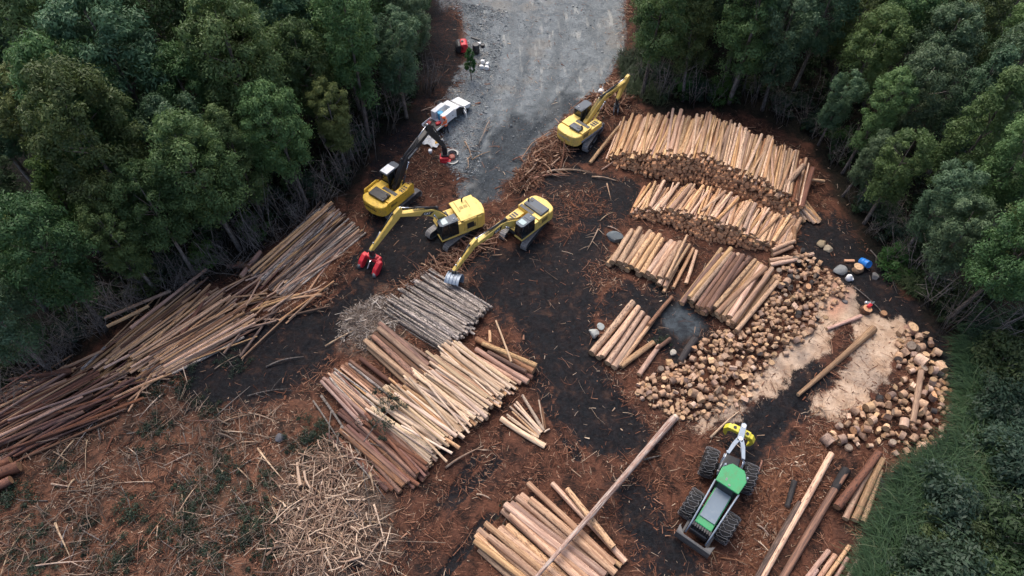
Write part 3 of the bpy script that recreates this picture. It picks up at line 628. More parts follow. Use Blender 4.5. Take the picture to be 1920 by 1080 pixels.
# --- M and N at the near edge
rows = stack([(1060,1190),(1085,1150),(1110,1112),(1140,1082),(1158,1060)], (1150,1063), (1003,938), .6, 6.9, .21, [(0,.8),(.5,.9),(.8,.8),(1,.5)], yaw=1.4, jit=.3, rvar=.12)
lay(rows, 'thick_log', ['golden', 'thick', 'golden'], 'thick golden log on top of the stack crossed by the long trunk', 'thick golden log low in the stack crossed by the long trunk', 'log')
put_log('thick_log', ga(1172,1056,.2), ga(1035,908,.25), .21, 'golden', 'golden log with a clean butt, outermost beside the crossed stack')
put_log('thick_log', ga(1148,1032,.6), ga(1062,922,.55), .19, 'golden', 'golden log lying second from the outer edge of the crossed stack')
tm = log_mesh('log', (log_mat('long_trunk_bark', (.36,.2,.12), (.12,.058,.038), (.44,.36,.29), .52, .9), E_tan), seed=99, rings=28, bendk=1.3, taper=.8, knots=20)
put_log('felled_trunk', ga(1262,788,.3), at(985,1105,1.55), .18, 'mixed', 'long tapering trunk felled across the thick golden stack', mesh=tm)
put_log('felled_trunk', ga(1266,785,.3), ga(1247,806,.3), .235, 'pale', 'freshly peeled pale butt at the thick end of the long trunk')

# --- O and P on the skidder's side
put_log('felled_trunk', ga(1557,853,.25), ga(1408,1120,.25), .19, 'golden', 'long clean golden trunk beside the skidder, lying parallel to a dark one')
put_log('felled_trunk', ga(1498,945,.2), ga(1410,1100,.2), .19, 'dark', 'long dark trunk lying tight against the clean golden trunk')
put_log('felled_trunk', ga(1584,884,.25), ga(1450,1110,.25), .24, 'brown', 'long brown barked trunk with a charred upper end')
put_log('felled_trunk', ga(1584,884,.26), ga(1562,921,.26), .285, 'char', 'charred butt at the upper end of the long brown trunk')
for a, b, r, z, k in (((1562,957),(1640,856),.26,.6,'red'), ((1582,976),(1630,880),.2,.25,'golden'), ((1596,981),(1648,866),.21,.5,'thick'), ((1614,982),(1648,884),.2,.24,'thick'), ((1640,1000),(1655,945),.13,.18,'mixed')):
    put_log('thick_log', ga(*a, z), ga(*b, z), r, k, {'red': 'red barked thick log on top of the bundle near the grass', 'mixed': 'crooked thin log at the grass edge below the bundle'}.get(k, 'knotty log in the bundle under the red barked one'), None if k in ('red', 'mixed') else 'knotty logs in the bundle near the grass')
put_log('thick_log', ga(1488,905,.2), ga(1474,952,.2), .2, 'char', 'short charred log beside the skidder rear wheel track')
put_log('thick_log', ga(1646,900,.2), ga(1664,940,.2), .18, 'char', 'blackened short log beside the bundle near the grass')
for a, b in (((1552,1034),(1500,1100)), ((1564,1042),(1524,1100)), ((1590,1026),(1530,1110)), ((1587,1048),(1552,1105)), ((1607,1051),(1572,1110)), ((1530,1070),(1512,1100))):
    put_log('thin_pole', ga(*a, .2), ga(*b, .2), .13, random.choice(['golden', 'pale', 'rose']), 'cut pole in the small bundle at the near grass edge', 'cut poles at the near grass edge')
put_log('felled_trunk', ga(1636,620,.25), ga(1495,742,.2), .22, 'mixed', 'weathered trunk lying across the pale sawdust strip', mesh=log_mesh('log', LM['thick'], seed=123, rings=16, bendk=.4, taper=.7))
put_log('felled_trunk', ga(1612,596,.2), ga(1548,620,.2), .15, 'rose', 'half buried reddish log beside the pink sawdust')
put_log('thick_log', ga(1719,705,.65), ga(1704,799,.55), .2, 'thick', 'thick weathered log lying on top of the farther round heap')
put_log('thick_log', ga(1302,640,.3), ga(1274,682,.25), .27, 'char', 'charred log at the puddle side of the round heap')
put_log('thick_log', ga(1255,640,.3), ga(1228,660,.25), .17, 'brown', 'short brown log between puddle and small raft')

# --- Q, the long poles along the left forest edge
def pole_pile(n, s0, s1, e0, e1, L, r, kinds, zmax, label, name='long_pole', sp=4.0):
    """poles lying along one another: near ends between s0 and s1, far ends between e0 and e1"""
    S0, S1, E0, E1 = (at(*p) for p in (s0, s1, e0, e1))
    for i in range(n):
        w = random.random(); t = random.random()
        a = S0.lerp(S1, w); b = E0.lerp(E1, min(1, max(0, w+random.gauss(0, .1)))); d = (b-a); full = d.length; d.normalize()
        ang = R(random.gauss(0, sp)); d = Vector((d.x*math.cos(ang)-d.y*math.sin(ang), d.x*math.sin(ang)+d.y*math.cos(ang), 0)); l = min(full, L*random.uniform(.75, 1.15)); p = a + d*((full-l)*t)
        z = r + zmax*(1-(2*w-1)**2)*math.sqrt(random.random())
        q = p + d*l
        put_log(name, (p.x, p.y, gz(p.x, p.y)+z), (q.x, q.y, gz(q.x, q.y)+z+random.gauss(0, .05)), r*math.exp(random.gauss(0, .25)), random.choice(kinds), label, label)
pole_pile(60, (462,524), (540,565), (618,386), (684,438), 8.5, .072, ['dark', 'dark', 'striped', 'mixed'], .5, 'dark wet pole in the upper pile beside the red bark patch')
pole_pile(20, (462,520), (490,530), (612,384), (640,400), 9, .075, ['mixed', 'striped', 'golden'], .9, 'lighter pole on the forest side of the dark upper pile', sp=2.5)
pole_pile(118, (120,716), (310,712), (392,510), (492,600), 6.5, .078, ['mixed', 'mixed', 'mixed', 'brown', 'thick', 'golden'], 1.05, 'weathered pole in the long middle pile along the forest edge', sp=6)
pole_pile(22, (230,700), (320,712), (440,600), (500,616), 6.5, .075, ['mixed', 'striped', 'thick'], .5, 'paler pole on the clearing side of the long middle pile')
pole_pile(70, (-80,775), (10,880), (100,700), (300,712), 6.5, .085, ['red', 'red', 'brown', 'mixed', 'rose'], .9, 'red barked pole in the lowest pile running out of the frame', sp=6)
for a, b, k, r, lb in (((207,610),(330,560),'golden',.13,'golden butted pole sticking out highest above the middle pile'), ((212,625),(290,588),'golden',.13,'golden butted pole sticking out just under the highest one'), ((255,628),(395,520),'rose',.12,'rosy pole lying steeply over the middle pile'), ((350,640),(400,565),'red',.14,'red barked pole lying across the grain of the middle pile'), ((165,705),(210,664),'striped',.09,'grey pole reaching furthest into the forest from the middle pile'), ((110,712),(205,672),'mixed',.1,'thin weathered pole at the lower tip of the middle pile'), ((80,718),(150,708),'red',.16,'broken red slab at the lower tip of the middle pile')):
    put_log('long_pole', ga(*a, .9), ga(*b, 1.0), r, k, lb)
for a, b, k, lb in (((430,505),(485,505),'red','red split slab lying level behind the dark pile'), ((455,525),(492,480),'rose','red split slab leaning behind the dark pile'), ((450,500),(480,515),'brown','brown split slab under the red ones behind the dark pile')):
    put_log('split_slab', ga(*a, .4), ga(*b, .5), .2, k, lb)
for a, b, k in (((519,546),(545,520),'golden'), ((540,532),(660,425),'golden'), ((590,532),(640,470),'rose'), ((610,500),(645,480),'golden'), ((570,560),(600,520),'mixed')):
    put_log('long_pole', ga(*a, .15), ga(*b, .2), .07, k, 'thin pole dropped on the red bark patch beside the dark pile', 'thin poles dropped on the red bark patch')

for i in range(126):
    k = i % 3; a, b = [((430,500),(580,590)), ((60,700),(290,735)), ((270,600),(500,640))][k]; px = random.uniform(a[0], b[0]); py = random.uniform(a[1], b[1]) + (30 if k == 0 and px < 480 else 0); w = math.atan2(.55, 1) + random.gauss(0, .22); l = random.uniform(50, 150)
    put_log('thin_pole', ga(px-l*.5*math.cos(w), py+l*.5*math.sin(w), .1+.3*random.random()), ga(px+l*.5*math.cos(w), py-l*.5*math.sin(w), .15+.3*random.random()), random.uniform(.05, .085), random.choice(['mixed', 'golden', 'red', 'mixed', 'dark']), ['stray pole bridging the dark upper pile and the middle pile', 'stray pole bridging the middle pile and the lowest red pile', 'stray pole along the clearing side of the middle pile'][k], ['stray poles by the dark pile', 'stray poles by the red pile', 'stray poles by the middle pile'][k])

# ================================================================== sawn rounds
RB = [log_mat('round_bark_tan', (.45,.275,.165), (.28,.165,.1), (.13,.09,.07), .56, .5), log_mat('round_split_wood', (.58,.38,.225), (.42,.25,.14), (.22,.14,.095), .6, .5), log_mat('round_bark_brown', (.3,.18,.12), (.19,.115,.08), (.09,.065,.055), .56, .5)]
RD = [log_mesh('round', m, seed=400+i*7+n, seg=12, rings=4, bendk=.04, taper=.06, knots=1) for i, m in enumerate([(RB[0], E_pale), (RB[1], E_pale), (RB[2], E_tan), (LM['char'][0], E_grey), (RB[0], E_grey)]) for n in range(2)]
def wedge(name, mats, seed):
    """a chunk split off a round: a half or a quarter of it, with rough wooden faces"""
    r = np.random.default_rng(seed); sp = r.uniform(1.3, 3.3); n = 7; ring = [(0, 0)] + [(math.cos(-sp/2+sp*i/n)*r.uniform(.85, 1.1), math.sin(-sp/2+sp*i/n)*r.uniform(.9, 1.1)) for i in range(n+1)]
    V = [(x + r.normal(0, .03), a-.35, b) for x in (0, .5, 1) for a, b in ring]; m = n+2; Fs = [(k*m+i, k*m+(i+1) % m, (k+1)*m+(i+1) % m, (k+1)*m+i) for k in range(2) for i in range(m)] + [tuple(range(m))[::-1], tuple(range(2*m, 3*m))]
    me = bpy.data.meshes.new(name); me.from_pydata(V, [], Fs); [me.materials.append(q) for q in mats]
    for i, p in enumerate(me.polygons): p.material_index = 1 if i >= 2*m else (2 if i % m in (0, m-1) else 0)
    me.update(); return me
WG = [wedge('round', (RB[k], E_pale if k < 2 else E_tan, RB[1]), 470+i) for i, k in enumerate((0, 1, 2, 0, 2, 1))]
HEAP1 = W([(1462,488),(1500,470),(1540,492),(1592,548),(1562,580),(1545,600),(1500,645),(1440,690),(1415,735),(1375,772),(1300,792),(1215,765),(1185,730),(1235,695),(1290,655),(1330,625),(1395,620),(1432,575)])
HEAP2 = W([(1692,612),(1742,632),(1795,735),(1786,800),(1752,840),(1690,868),(1655,835),(1590,845),(1545,830),(1590,775),(1650,745),(1690,720),(1675,660)])
def rounds(poly, n, gap, top, group, hts, small, seed):
    rr = np.random.default_rng(seed); q = sample_in(poly, n*14); keep = []
    for p in q:
        if len(keep) >= n: break
        if all((p[0]-k[0])**2 + (p[1]-k[1])**2 > gap*gap for k in keep): keep.append(p)
    for p in keep:
        e = float(sdist(poly, np.array([p[0]]), np.array([p[1]]))[0]); z = gz(p[0], p[1]) + hts*min(1, e/1.6)*rr.uniform(.5, 1.0)
        r = small*math.exp(rr.normal(0, .24)); l = r*rr.uniform(1.1, 2.3); stand = rr.random() < .36
        char = fbm(np.array([p[0]*.35]), np.array([p[1]*.35]), 91)[0] > .62
        i = int(rr.choice([6, 7, 8, 9, 4] if char else [0, 1, 2, 3, 2, 3, 4, 8, 0, 2])); a = rr.uniform(0, 2*PI)
        if stand:
            if rr.random() < .4: l = r*rr.uniform(.4, .8)
            d = Vector((rr.normal(0, .2), rr.normal(0, .2), 1)).normalized(); c = Vector((p[0], p[1], z))
        else: d = Vector((math.cos(a), math.sin(a), rr.normal(0, .2))).normalized(); c = Vector((p[0], p[1], z+r*.85)) - d*(l/2)
        lb = f"{'blackened' if i in (6, 7) else 'greyish' if i > 7 else 'pale'} sawn round {'standing on end' if stand else 'lying on its side'} in the {top}"
        me_ = RD[i]
        if i < 6 and rr.random() < .5: me_ = WG[int(rr.integers(6))]; lb = lb.replace('sawn round', 'split chunk'); r *= 1.2
        put_log('sawn_round', c, c+d*l, r, None, lb, lb, mesh=me_)['category'] = 'log round'
    return keep
rounds(HEAP1, 200, .5, 'larger heap beside the darker thick row', None, .5, .175, 5)
rounds(HEAP2, 98, .55, 'farther heap against the tall grass', None, .4, .225, 6)
# the rounds buried under the larger heap, seen only between the upper ones
q = np.concatenate([sample_in(HEAP1, 520), sample_in(HEAP2, 110)]); it = []
for p in q:
    a = random.uniform(0, 2*PI); d = Vector((math.cos(a), math.sin(a), random.gauss(0, .3))).normalized(); r = random.uniform(.1, .19); e = max(float(sdist(k, p[:1], p[1:])[0]) for k in (HEAP1, HEAP2))
    c = Vector((p[0], p[1], gz(p[0], p[1]) + r*.8 + .33*min(1, max(0, e/1.6))*random.random())); it.append((c-d*r, c+d*r, r))
LM_STUFF['round'] = (paint('buried_round_bark', (.38,.24,.155), .8, dirt=.7, dirtcol=(.09,.06,.045), spec=.2), paint('buried_round_ends', (.42,.27,.16), .85, dirt=.5, dirtcol=(.2,.12,.08), spec=.2)); MESH['round'] = RD + WG
tag(join_logs('buried_rounds', it, 'round', 'smaller rounds buried under the two heaps of sawn rounds'), cat='rounds')
# ================================================================== forest
def leaf_cloud(centres, radii, n, size, tint, flat=.75, up=.35, seed=0):
    """n leaf blades per clump, on and inside irregular clumps, blades facing mostly outward and up"""
    r = np.random.default_rng(seed); m = len(centres); C = np.repeat(centres, n, 0); Rr = np.repeat(radii, n)
    d = r.normal(size=(m*n, 3)); d /= np.linalg.norm(d, axis=1, keepdims=True)
    d[:, 2] = np.where((d[:, 2] < -.2) & (r.random(m*n) < .6), -d[:, 2], d[:, 2])
    q = C + d*(Rr*(.35+.75*r.random(m*n)**.7)*np.where(r.random(m*n) < .12, 1.45, 1))[:, None]*np.array([1, 1, flat])
    nrm = d + np.array([0, 0, up]) + r.normal(0, .45, (m*n, 3)); nrm /= np.linalg.norm(nrm, axis=1, keepdims=True)
    t = np.cross(nrm, r.normal(size=(m*n, 3))); t /= np.linalg.norm(t, axis=1, keepdims=True); b = np.cross(nrm, t)
    s = size*np.exp(r.normal(0, .25, m*n))[:, None]
    V = np.stack([q - t*s, q + b*s*.38, q + t*s - nrm*s*.15, q - b*s*.38], 1).reshape(-1, 3)
    return V, np.arange(m*n*4).reshape(-1, 4), np.clip(np.repeat(tint, n) + r.normal(0, .1, m*n), 0, 1)
LEAF = {
 'green': leaf_mat('wattle_leaves', [(.04,.08,.03),(.098,.168,.056),(.175,.255,.09)]),
 'olive': leaf_mat('olive_leaves', [(.05,.085,.029),(.117,.17,.054),(.205,.26,.085)]),
 'blue': leaf_mat('bluish_leaves', [(.042,.08,.04),(.094,.154,.078),(.165,.235,.13)]),
 'bright': leaf_mat('bright_leaves', [(.03,.075,.016),(.062,.135,.03),(.1,.18,.045)]),
}
BARK = log_mat('tree_bark', (.26,.22,.19), (.14,.115,.1), (.05,.04,.034), .5, 2); DEADW = log_mat('dead_wood', (.22,.19,.17), (.14,.12,.105), (.08,.066,.058), .5, 2)
def crown_mesh(seed, leaf, h, rad, base, shape, clumps=74, n=200, size=.115):
    r = np.random.default_rng(seed); C, Q = [], []; lobes = [(r.uniform(0, 2*PI), r.uniform(.55, 1.0), r.uniform(.1, .9)) for _ in range(7)]
    while len(C) < clumps:
        t = r.random()**.85; a = r.uniform(0, 2*PI)
        prof = {'cone': (1-t)**.52*(.5+.6*min(1, t*2.6+.15)), 'round': math.sqrt(max(0, 1-(2*t-1)**2))*.95+.1, 'spread': (.45+.65*t)*(1 if t < .8 else 1-(t-.8)*3.2)}[shape]
        k = 1.0
        for la, lr, lt in lobes: k = k - .42*(1-lr)*math.exp(-((t-lt)/.25)**2)*(.5+.5*math.cos(a-la)) + .25*lr*math.exp(-((t-lt)/.12)**2)*max(0, math.cos(a-la))**6
        q = rad*prof*k*r.uniform(.45, 1.0)**.6
        C.append((q*math.cos(a), q*math.sin(a), base + (h-base)*t)); Q.append(r.uniform(.38, .95)*(1.1-.3*t)*rad/2.9)
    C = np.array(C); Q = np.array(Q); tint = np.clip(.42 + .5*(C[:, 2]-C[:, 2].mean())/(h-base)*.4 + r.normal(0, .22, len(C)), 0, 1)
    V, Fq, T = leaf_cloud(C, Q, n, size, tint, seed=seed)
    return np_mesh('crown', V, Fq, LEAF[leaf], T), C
def trunk_mesh(seed, h, C, r0, base, mat=BARK, nl=9):
    """tapered trunk that leans a little, with limbs up to the leaf clumps"""
    r = np.random.default_rng(seed); mb = MB(); w = r.uniform(-.35, .35, 2)
    ax = lambda t: Vector((w[0]*math.sin(t*3), w[1]*math.sin(t*2.3), h*.93*t))
    mb.tube([ax(t) - (Vector((0, 0, .15)) if t == 0 else Vector()) for t in (0, .05, .2, .4, .6, .8, 1)], [r0*1.35, r0, r0*.88, r0*.72, r0*.52, r0*.3, .02], 8)
    for i in r.permutation(len(C))[:nl]:
        c = Vector(C[i]); t = max(.25, min(.9, (c.z - 1.2)/h)); a = ax(t); m = a.lerp(c, .55) + Vector((0, 0, -.2))
        mb.tube([a, m, c], [r0*.38*(1-t*.5), r0*.25*(1-t*.4), .015], 5)
    for _ in range(5):
        t = r.uniform(.12, .42); a = ax(t); g = r.uniform(0, 6.3); l = r.uniform(.4, 1.3); mb.tube([a, a + Vector((l*math.cos(g), l*math.sin(g), l*r.uniform(-.1, .5)))], [.022, .008], 4)
    return mb
TREE = []
spec = [('green','cone',14,3.0,3.8), ('green','round',13,3.0,4.6), ('olive','cone',15,3.1,4.2), ('olive','round',13.5,3.1,4.8), ('blue','cone',13,2.8,3.6), ('blue','round',13.5,3.0,4.6), ('green','spread',14.5,2.9,4.6), ('bright','cone',10,2.2,2.8), ('blue','spread',11.5,2.7,3.4), ('olive','spread',12,2.7,3.8)]
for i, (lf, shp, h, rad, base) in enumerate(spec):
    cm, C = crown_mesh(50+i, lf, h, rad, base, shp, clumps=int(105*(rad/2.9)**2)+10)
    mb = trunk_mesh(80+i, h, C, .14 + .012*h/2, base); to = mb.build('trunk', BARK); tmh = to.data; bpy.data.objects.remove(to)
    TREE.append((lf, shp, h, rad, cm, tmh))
def plant(name, x, y, i, s, label, group, rz=None, cat='tree', lean=(0, 0)):
    lf, shp, h, rad, cm, tmh = TREE[i]
    e = empty(name, (x, y, gz(x, y)-.05), random.uniform(0, 2*PI) if rz is None else rz); e.scale = (s*.94, s*.94, s*random.uniform(1.0, 1.16)); e.rotation_euler.x, e.rotation_euler.y = lean
    tag(e, label, cat, group); link('trunk', tmh, e); link('crown', cm, e); return e
MARKS = [((360,560),'the middle pole pile'), ((560,450),'the dark upper pole pile'), ((60,760),'the lowest red pole pile'), ((738,370),'the excavator with the dark boom'), ((845,215),'the white utility truck'), ((862,92),'the red tank'), ((850,10),'the upper end of the gravel road'), ((1172,60),'the open side of the gravel road'), ((1140,200),'the excavator with the folded stick'), ((1290,220),'the start of the longest stack'), ((1430,220),'the crest of the longest stack'), ((1540,380),'the collapsed end of the longest stack'), ((1618,500),'the blue drum'), ((1690,580),'the sawdust clearing'), ((1800,700),'the farther round heap'), ((1850,900),'the tall grass')]
MARKW = [(at(*p), n) for p, n in MARKS]
def near_mark(x, y): return min(MARKW, key=lambda m: (m[0].x-x)**2 + (m[0].y-y)**2)
CW = {'green': 'dark green', 'olive': 'olive green', 'blue': 'blue green', 'bright': 'bright green'}; SW = {'cone': 'cone crowned', 'round': 'round crowned', 'spread': 'open crowned'}
KEEP = [at(862, 99), at(868, 125), at(893, 100), at(840, 224)]
def place_forest():
    pts = []; cell = {}
    def ok(x, y, d):
        for i in range(int(x//4)-1, int(x//4)+2):
            for j in range(int(y//4)-1, int(y//4)+2):
                for (a, b) in cell.get((i, j), ()):
                    if (a-x)**2 + (b-y)**2 < d*d: return False
        return True
    cand = rng.uniform((-68, 6), (68, 92), (16000, 2)); sd = sdist(LANDING, cand[:, 0], cand[:, 1]); gd = sdist(GRASS, cand[:, 0], cand[:, 1])
    edge = [(c, s) for c, s, g in zip(cand, sd, gd) if -2.2 < s < -.3 and g < -1.0]; deep = [(c, s) for c, s, g in zip(cand, sd, gd) if s <= -2.4 and g < -1.5]
    for c, s in edge + deep:
        x, y = float(c[0]), float(c[1]); d = 2.8 if s > -2.4 else 3.6
        if not ok(x, y, d): continue
        u, v, zc = proj((x, y, 10)); u2, v2, _ = proj((x, y, 0)); m = 3.4*F/zc
        if u < -m or u > 1920+m or v > 1080+m or (v2 < -60 and v < -m*.5) or v2 < -520: continue
        if math.hypot(x, y) < 14 or any((x-q.x)**2 + (y-q.y+2)**2 < 16 for q in KEEP): continue
        cell.setdefault((int(x//4), int(y//4)), []).append((x, y)); pts.append((x, y, s, u, v))
    # too many of one kind at the far rim show as nothing: keep the nearest 300
    pts.sort(key=lambda p: math.hypot(p[0], p[1])); print('trees', len(pts)); pts = pts[:296]
    for x, y, s, u, v in pts:
        left = x < 5
        edge = s > -3.2
        w = [2, 3, 2, 3, 1.4, 2, 3, .6, 1.6, 2] if left else [1.6, 3, 1, 1.8, 1.6, 3, 3, .4, 2.4, 1.6]
        if edge: w = [.8, 1.2, .5, .8, .8, 1.6, 3, .8, 4, 3]
        i = random.choices(range(10), w)[0]; sc = random.uniform(.8, 1.2)*(.88 if edge else 1.03)
        if u > 1560 and v < 330: sc *= .8
        m, nm = near_mark(x, y); dist = (m.x-x)**2 + (m.y-y)**2
        where = 'on the edge behind' if edge else 'deep behind' if dist > 196 else 'rows behind'
        lb = f'{CW[TREE[i][0]]} {SW[TREE[i][1]]} tree {where} {nm}'
        ln = (0, 0)
        if edge: ln = (random.gauss(0, .05), random.gauss(0, .05))
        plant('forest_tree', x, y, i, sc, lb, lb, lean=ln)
place_forest()
# --- bare grey saplings along the edge, leaning and half dead
def bare_mesh(seed, h, n, spread, r0):
    r = np.random.default_rng(seed); mb = MB()
    for _ in range(n):
        g, l = r.uniform(0, 6.3), r.uniform(.2, spread); a = Vector((l*math.cos(g)*.5, l*math.sin(g)*.5, -.1)); hh = h*r.uniform(.55, 1.1); b = a + Vector((r.normal(0, .22)*hh, r.normal(0, .22)*hh, hh)); q = r0*r.uniform(.6, 1.3)
        m = a.lerp(b, .5) + Vector((r.normal(0, .15), r.normal(0, .15), 0)); mb.tube([a, m, b], [q, q*.75, q*.2], 5)
        for _ in range(4):
            t = r.uniform(.4, .95); c = a.lerp(b, t); f = r.uniform(0, 6.3); e = r.uniform(.3, 1.1); mb.tube([c, c + Vector((e*math.cos(f), e*math.sin(f), e*r.uniform(-.1, .8)))], [q*.4, .006], 4)
    o = mb.build('stems', DEADW); me = o.data; bpy.data.objects.remove(o); return me
BARE = [bare_mesh(300+i, 5.0, 6, 1.8, .036) for i in range(5)] + [bare_mesh(320+i, 3.0, 12, 1.6, .022) for i in range(3)]
EDGE_L = W([(-20,770),(100,712),(205,612),(320,555),(430,505),(475,470),(560,415),(620,380),(665,360),(695,310),(725,265),(780,215),(825,165)]); EDGE_R = W([(1180,150),(1215,195),(1320,203),(1430,215),(1520,275),(1565,330),(1590,400),(1640,460),(1700,545),(1760,620),(1795,665)])
def along(line, n, lo, hi, side):
    seg = [(b-a).length for a, b in zip(line, line[1:])]; out = []
    for i in range(n):
        q = (i+random.random())/n*sum(seg); k = 0
        while k < len(seg)-1 and q > seg[k]: q -= seg[k]; k += 1
        e = (line[k+1]-line[k]).normalized(); nrm = Vector((-e.y, e.x, 0))*side; out.append(line[k] + e*q + nrm*random.uniform(lo, hi))
    return out
for line, n, side in ((EDGE_L, 58, 1), (EDGE_R, 38, 1)):
    for p in along(line, n, .2, 2.6, side):
        e = link('bare_sapling', random.choice(BARE)); e.location = (p.x, p.y, gz(p.x, p.y)); e.rotation_euler = (random.gauss(0, .1), random.gauss(0, .1), random.uniform(0, 6.3)); s = random.uniform(.75, 1.2); e.scale = (s, s, s)
        lb = f'bare grey saplings on the forest edge behind {near_mark(p.x, p.y)[1]}'; tag(e, lb, 'sapling', lb)
for p in along(EDGE_L[:8], 26, -.5, .5, 1):
    e = link('bare_sapling', random.choice(BARE[5:])); e.location = (p.x, p.y, gz(p.x, p.y)); e.rotation_euler = (random.gauss(0, .3), random.gauss(0, .3), random.uniform(0, 6.3))
    lb = f'low tangle of bare grey stems by {near_mark(p.x, p.y)[1]}'; tag(e, lb, 'sapling', lb)
# --- shrubs: low crowns on the edge and in the grass
SHLEAF = {'green': leaf_mat('shrub_leaves', [(.016,.036,.014),(.036,.072,.026),(.068,.115,.042)]), 'blue': leaf_mat('dark_shrub_leaves', [(.016,.034,.02),(.036,.066,.038),(.066,.105,.062)]), 'olive': leaf_mat('olive_shrub_leaves', [(.022,.038,.014),(.05,.074,.026),(.09,.115,.042)]), 'bright': LEAF['bright']}
SHRUB = []
for i, lf in enumerate(['green', 'blue', 'olive', 'bright', 'blue']):
    r = np.random.default_rng(700+i); C = np.stack([r.normal(0, .62, 20), r.normal(0, .62, 20), r.uniform(.25, 1.5, 20)], 1); C[:, :2] *= (1.25-.45*C[:, 2:3])
    V, Fq, T = leaf_cloud(C, r.uniform(.3, .55, 20), 150, .085, np.clip(r.normal(.3, .2, 20), 0, 1), seed=710+i); SHRUB.append((lf, np_mesh('foliage', V, Fq, SHLEAF[lf], T)))
mb = MB()
for k in range(7):
    a = k*.9; mb.tube([(0, 0, -.05), (.3*math.cos(a), .3*math.sin(a), .6), (.55*math.cos(a+.3), .55*math.sin(a+.3), 1.3)], [.03, .022, .006], 5)
so = mb.build('stem', DEADW); STEM = so.data; bpy.data.objects.remove(so)
def shrub(x, y, i, s, label, group):
    e = empty('shrub', (x, y, gz(x, y)), random.uniform(0, 6.3)); e.scale = (s, s, s*random.uniform(.8, 1.15)); tag(e, label, 'shrub', group); link('stem', STEM, e); link('foliage', SHRUB[i][1], e)
for line, n, side in ((EDGE_L, 20, 1), (EDGE_R, 30, 1)):
    for p in along(line, n, 1.5, 4.0, side):
        i = random.randrange(5); lb = f'low {CW[SHRUB[i][0]]} shrub on the forest edge behind {near_mark(p.x, p.y)[1]}'; shrub(p.x, p.y, i, random.uniform(.7, 1.25), lb, lb)
for q in sample_in(W([(1835,650),(1960,620),(2100,700),(2080,1180),(1740,1180),(1690,1120),(1715,1010),(1790,925),(1845,820)]), 105):
    i = random.choice([0, 1, 1, 4, 0, 2]); lb = f'{CW[SHRUB[i][0]]} shrub growing among the tall grass'; shrub(q[0], q[1], i, random.uniform(.7, 1.8), lb, lb)
for px, py, lb in ((1670,500,'shrub beside the bent sapling below the blue drum'),):
    p = at(px, py); shrub(p.x, p.y, 3, 1.15, lb, None)
q = at(884,150); plant('forest_tree', q.x, q.y, 7, .33, 'slender young tree between the red tank and the gravel road', None)
# --- undergrowth on the forest floor, tall grass on the near bank
def undergrowth():
    q = rng.uniform((-66, 8), (66, 80), (9000, 2)); s = sdist(LANDING, q[:, 0], q[:, 1]); g = sdist(GRASS, q[:, 0], q[:, 1]); q = q[(s < -1.2) & (s > -16) & (g < 0)][:4200]
    C = np.column_stack([q, height(q[:, 0], q[:, 1]) + rng.uniform(.1, 1.1, len(q))]); V, Fq, T = leaf_cloud(C, rng.uniform(.3, .75, len(q)), 26, .2, np.clip(rng.normal(.3, .2, len(q)), 0, 1), seed=5)
    tag(link('undergrowth', np_mesh('undergrowth', V, Fq, leaf_mat('fern_leaves', [(.012,.026,.01),(.028,.06,.02),(.05,.09,.03)], .0), T)), 'dark ferns and scrub covering the forest floor', 'undergrowth', kind='stuff')
undergrowth()
def blades(name, poly, n, L, mat, label, dens=None, tuft=9, w=.02):
    m = n//tuft; q = sample_in(poly, m, dens); c = np.repeat(q, tuft, 0) + rng.normal(0, .16, (m*tuft, 2)); k = m*tuft
    a = np.repeat(rng.normal(2.3, 1.1, m), tuft) + rng.normal(0, .75, k); ln = L*np.exp(rng.normal(0, .3, k)); z = height(c[:, 0], c[:, 1]); d = np.stack([np.cos(a), np.sin(a)], 1); sdv = np.stack([-d[:, 1], d[:, 0]], 1)
    prof = [(0, 0, 1), (.22, .42, 1), (.6, .62, .75), (.98, .52, .08)]
    V = np.zeros((k, 4, 2, 3))
    for i, (u, h, ww) in enumerate(prof):
        for j, sg in enumerate((-1, 1)):
            V[:, i, j, :2] = c + d*(u*ln)[:, None] + sdv*(sg*w*ww); V[:, i, j, 2] = z + h*ln
    f = np.array([(0, 1, 3, 2), (2, 3, 5, 4), (4, 5, 7, 6)]); Fq = (f[None] + (np.arange(k)*8)[:, None, None]).reshape(-1, 4); tn = np.repeat(np.clip(np.repeat(fbm(q[:, 0]*.5, q[:, 1]*.5, 61), tuft)*.9 + rng.normal(0, .16, k), 0, 1), 3)
    tag(link(name, np_mesh(name, V.reshape(-1, 3), Fq, mat, tn)), label, 'grass', kind='stuff')
m_grass = leaf_mat('grass_blades', [(.01,.021,.01),(.026,.05,.021),(.05,.082,.034),(.115,.125,.07)], .0)
blades('tall_grass', GRASS, 56000, 1.2, m_grass, 'tall arching grass on the bank beside the round heap', lambda x, y: np.clip((x < 34)*.2 + .8*sstep(3.5, 0, sdist(GRASS, x, y)), .15, 1)*(x < 40), w=.02)
blades('tall_grass', W([(1640,470),(1700,545),(1740,590),(1790,660),(1830,650),(1790,590),(1700,480),(1650,440)]), 2600, .8, m_grass, 'thin grass on the forest edge below the blue drum', lambda x, y: sstep(.45, .6, fbm(x*.4, y*.4, 63)))
blades('tall_grass', W([(1160,110),(1178,180),(1240,205),(1250,150),(1200,90)]), 3000, .9, m_grass, 'grass on the forest edge behind the folded excavator')
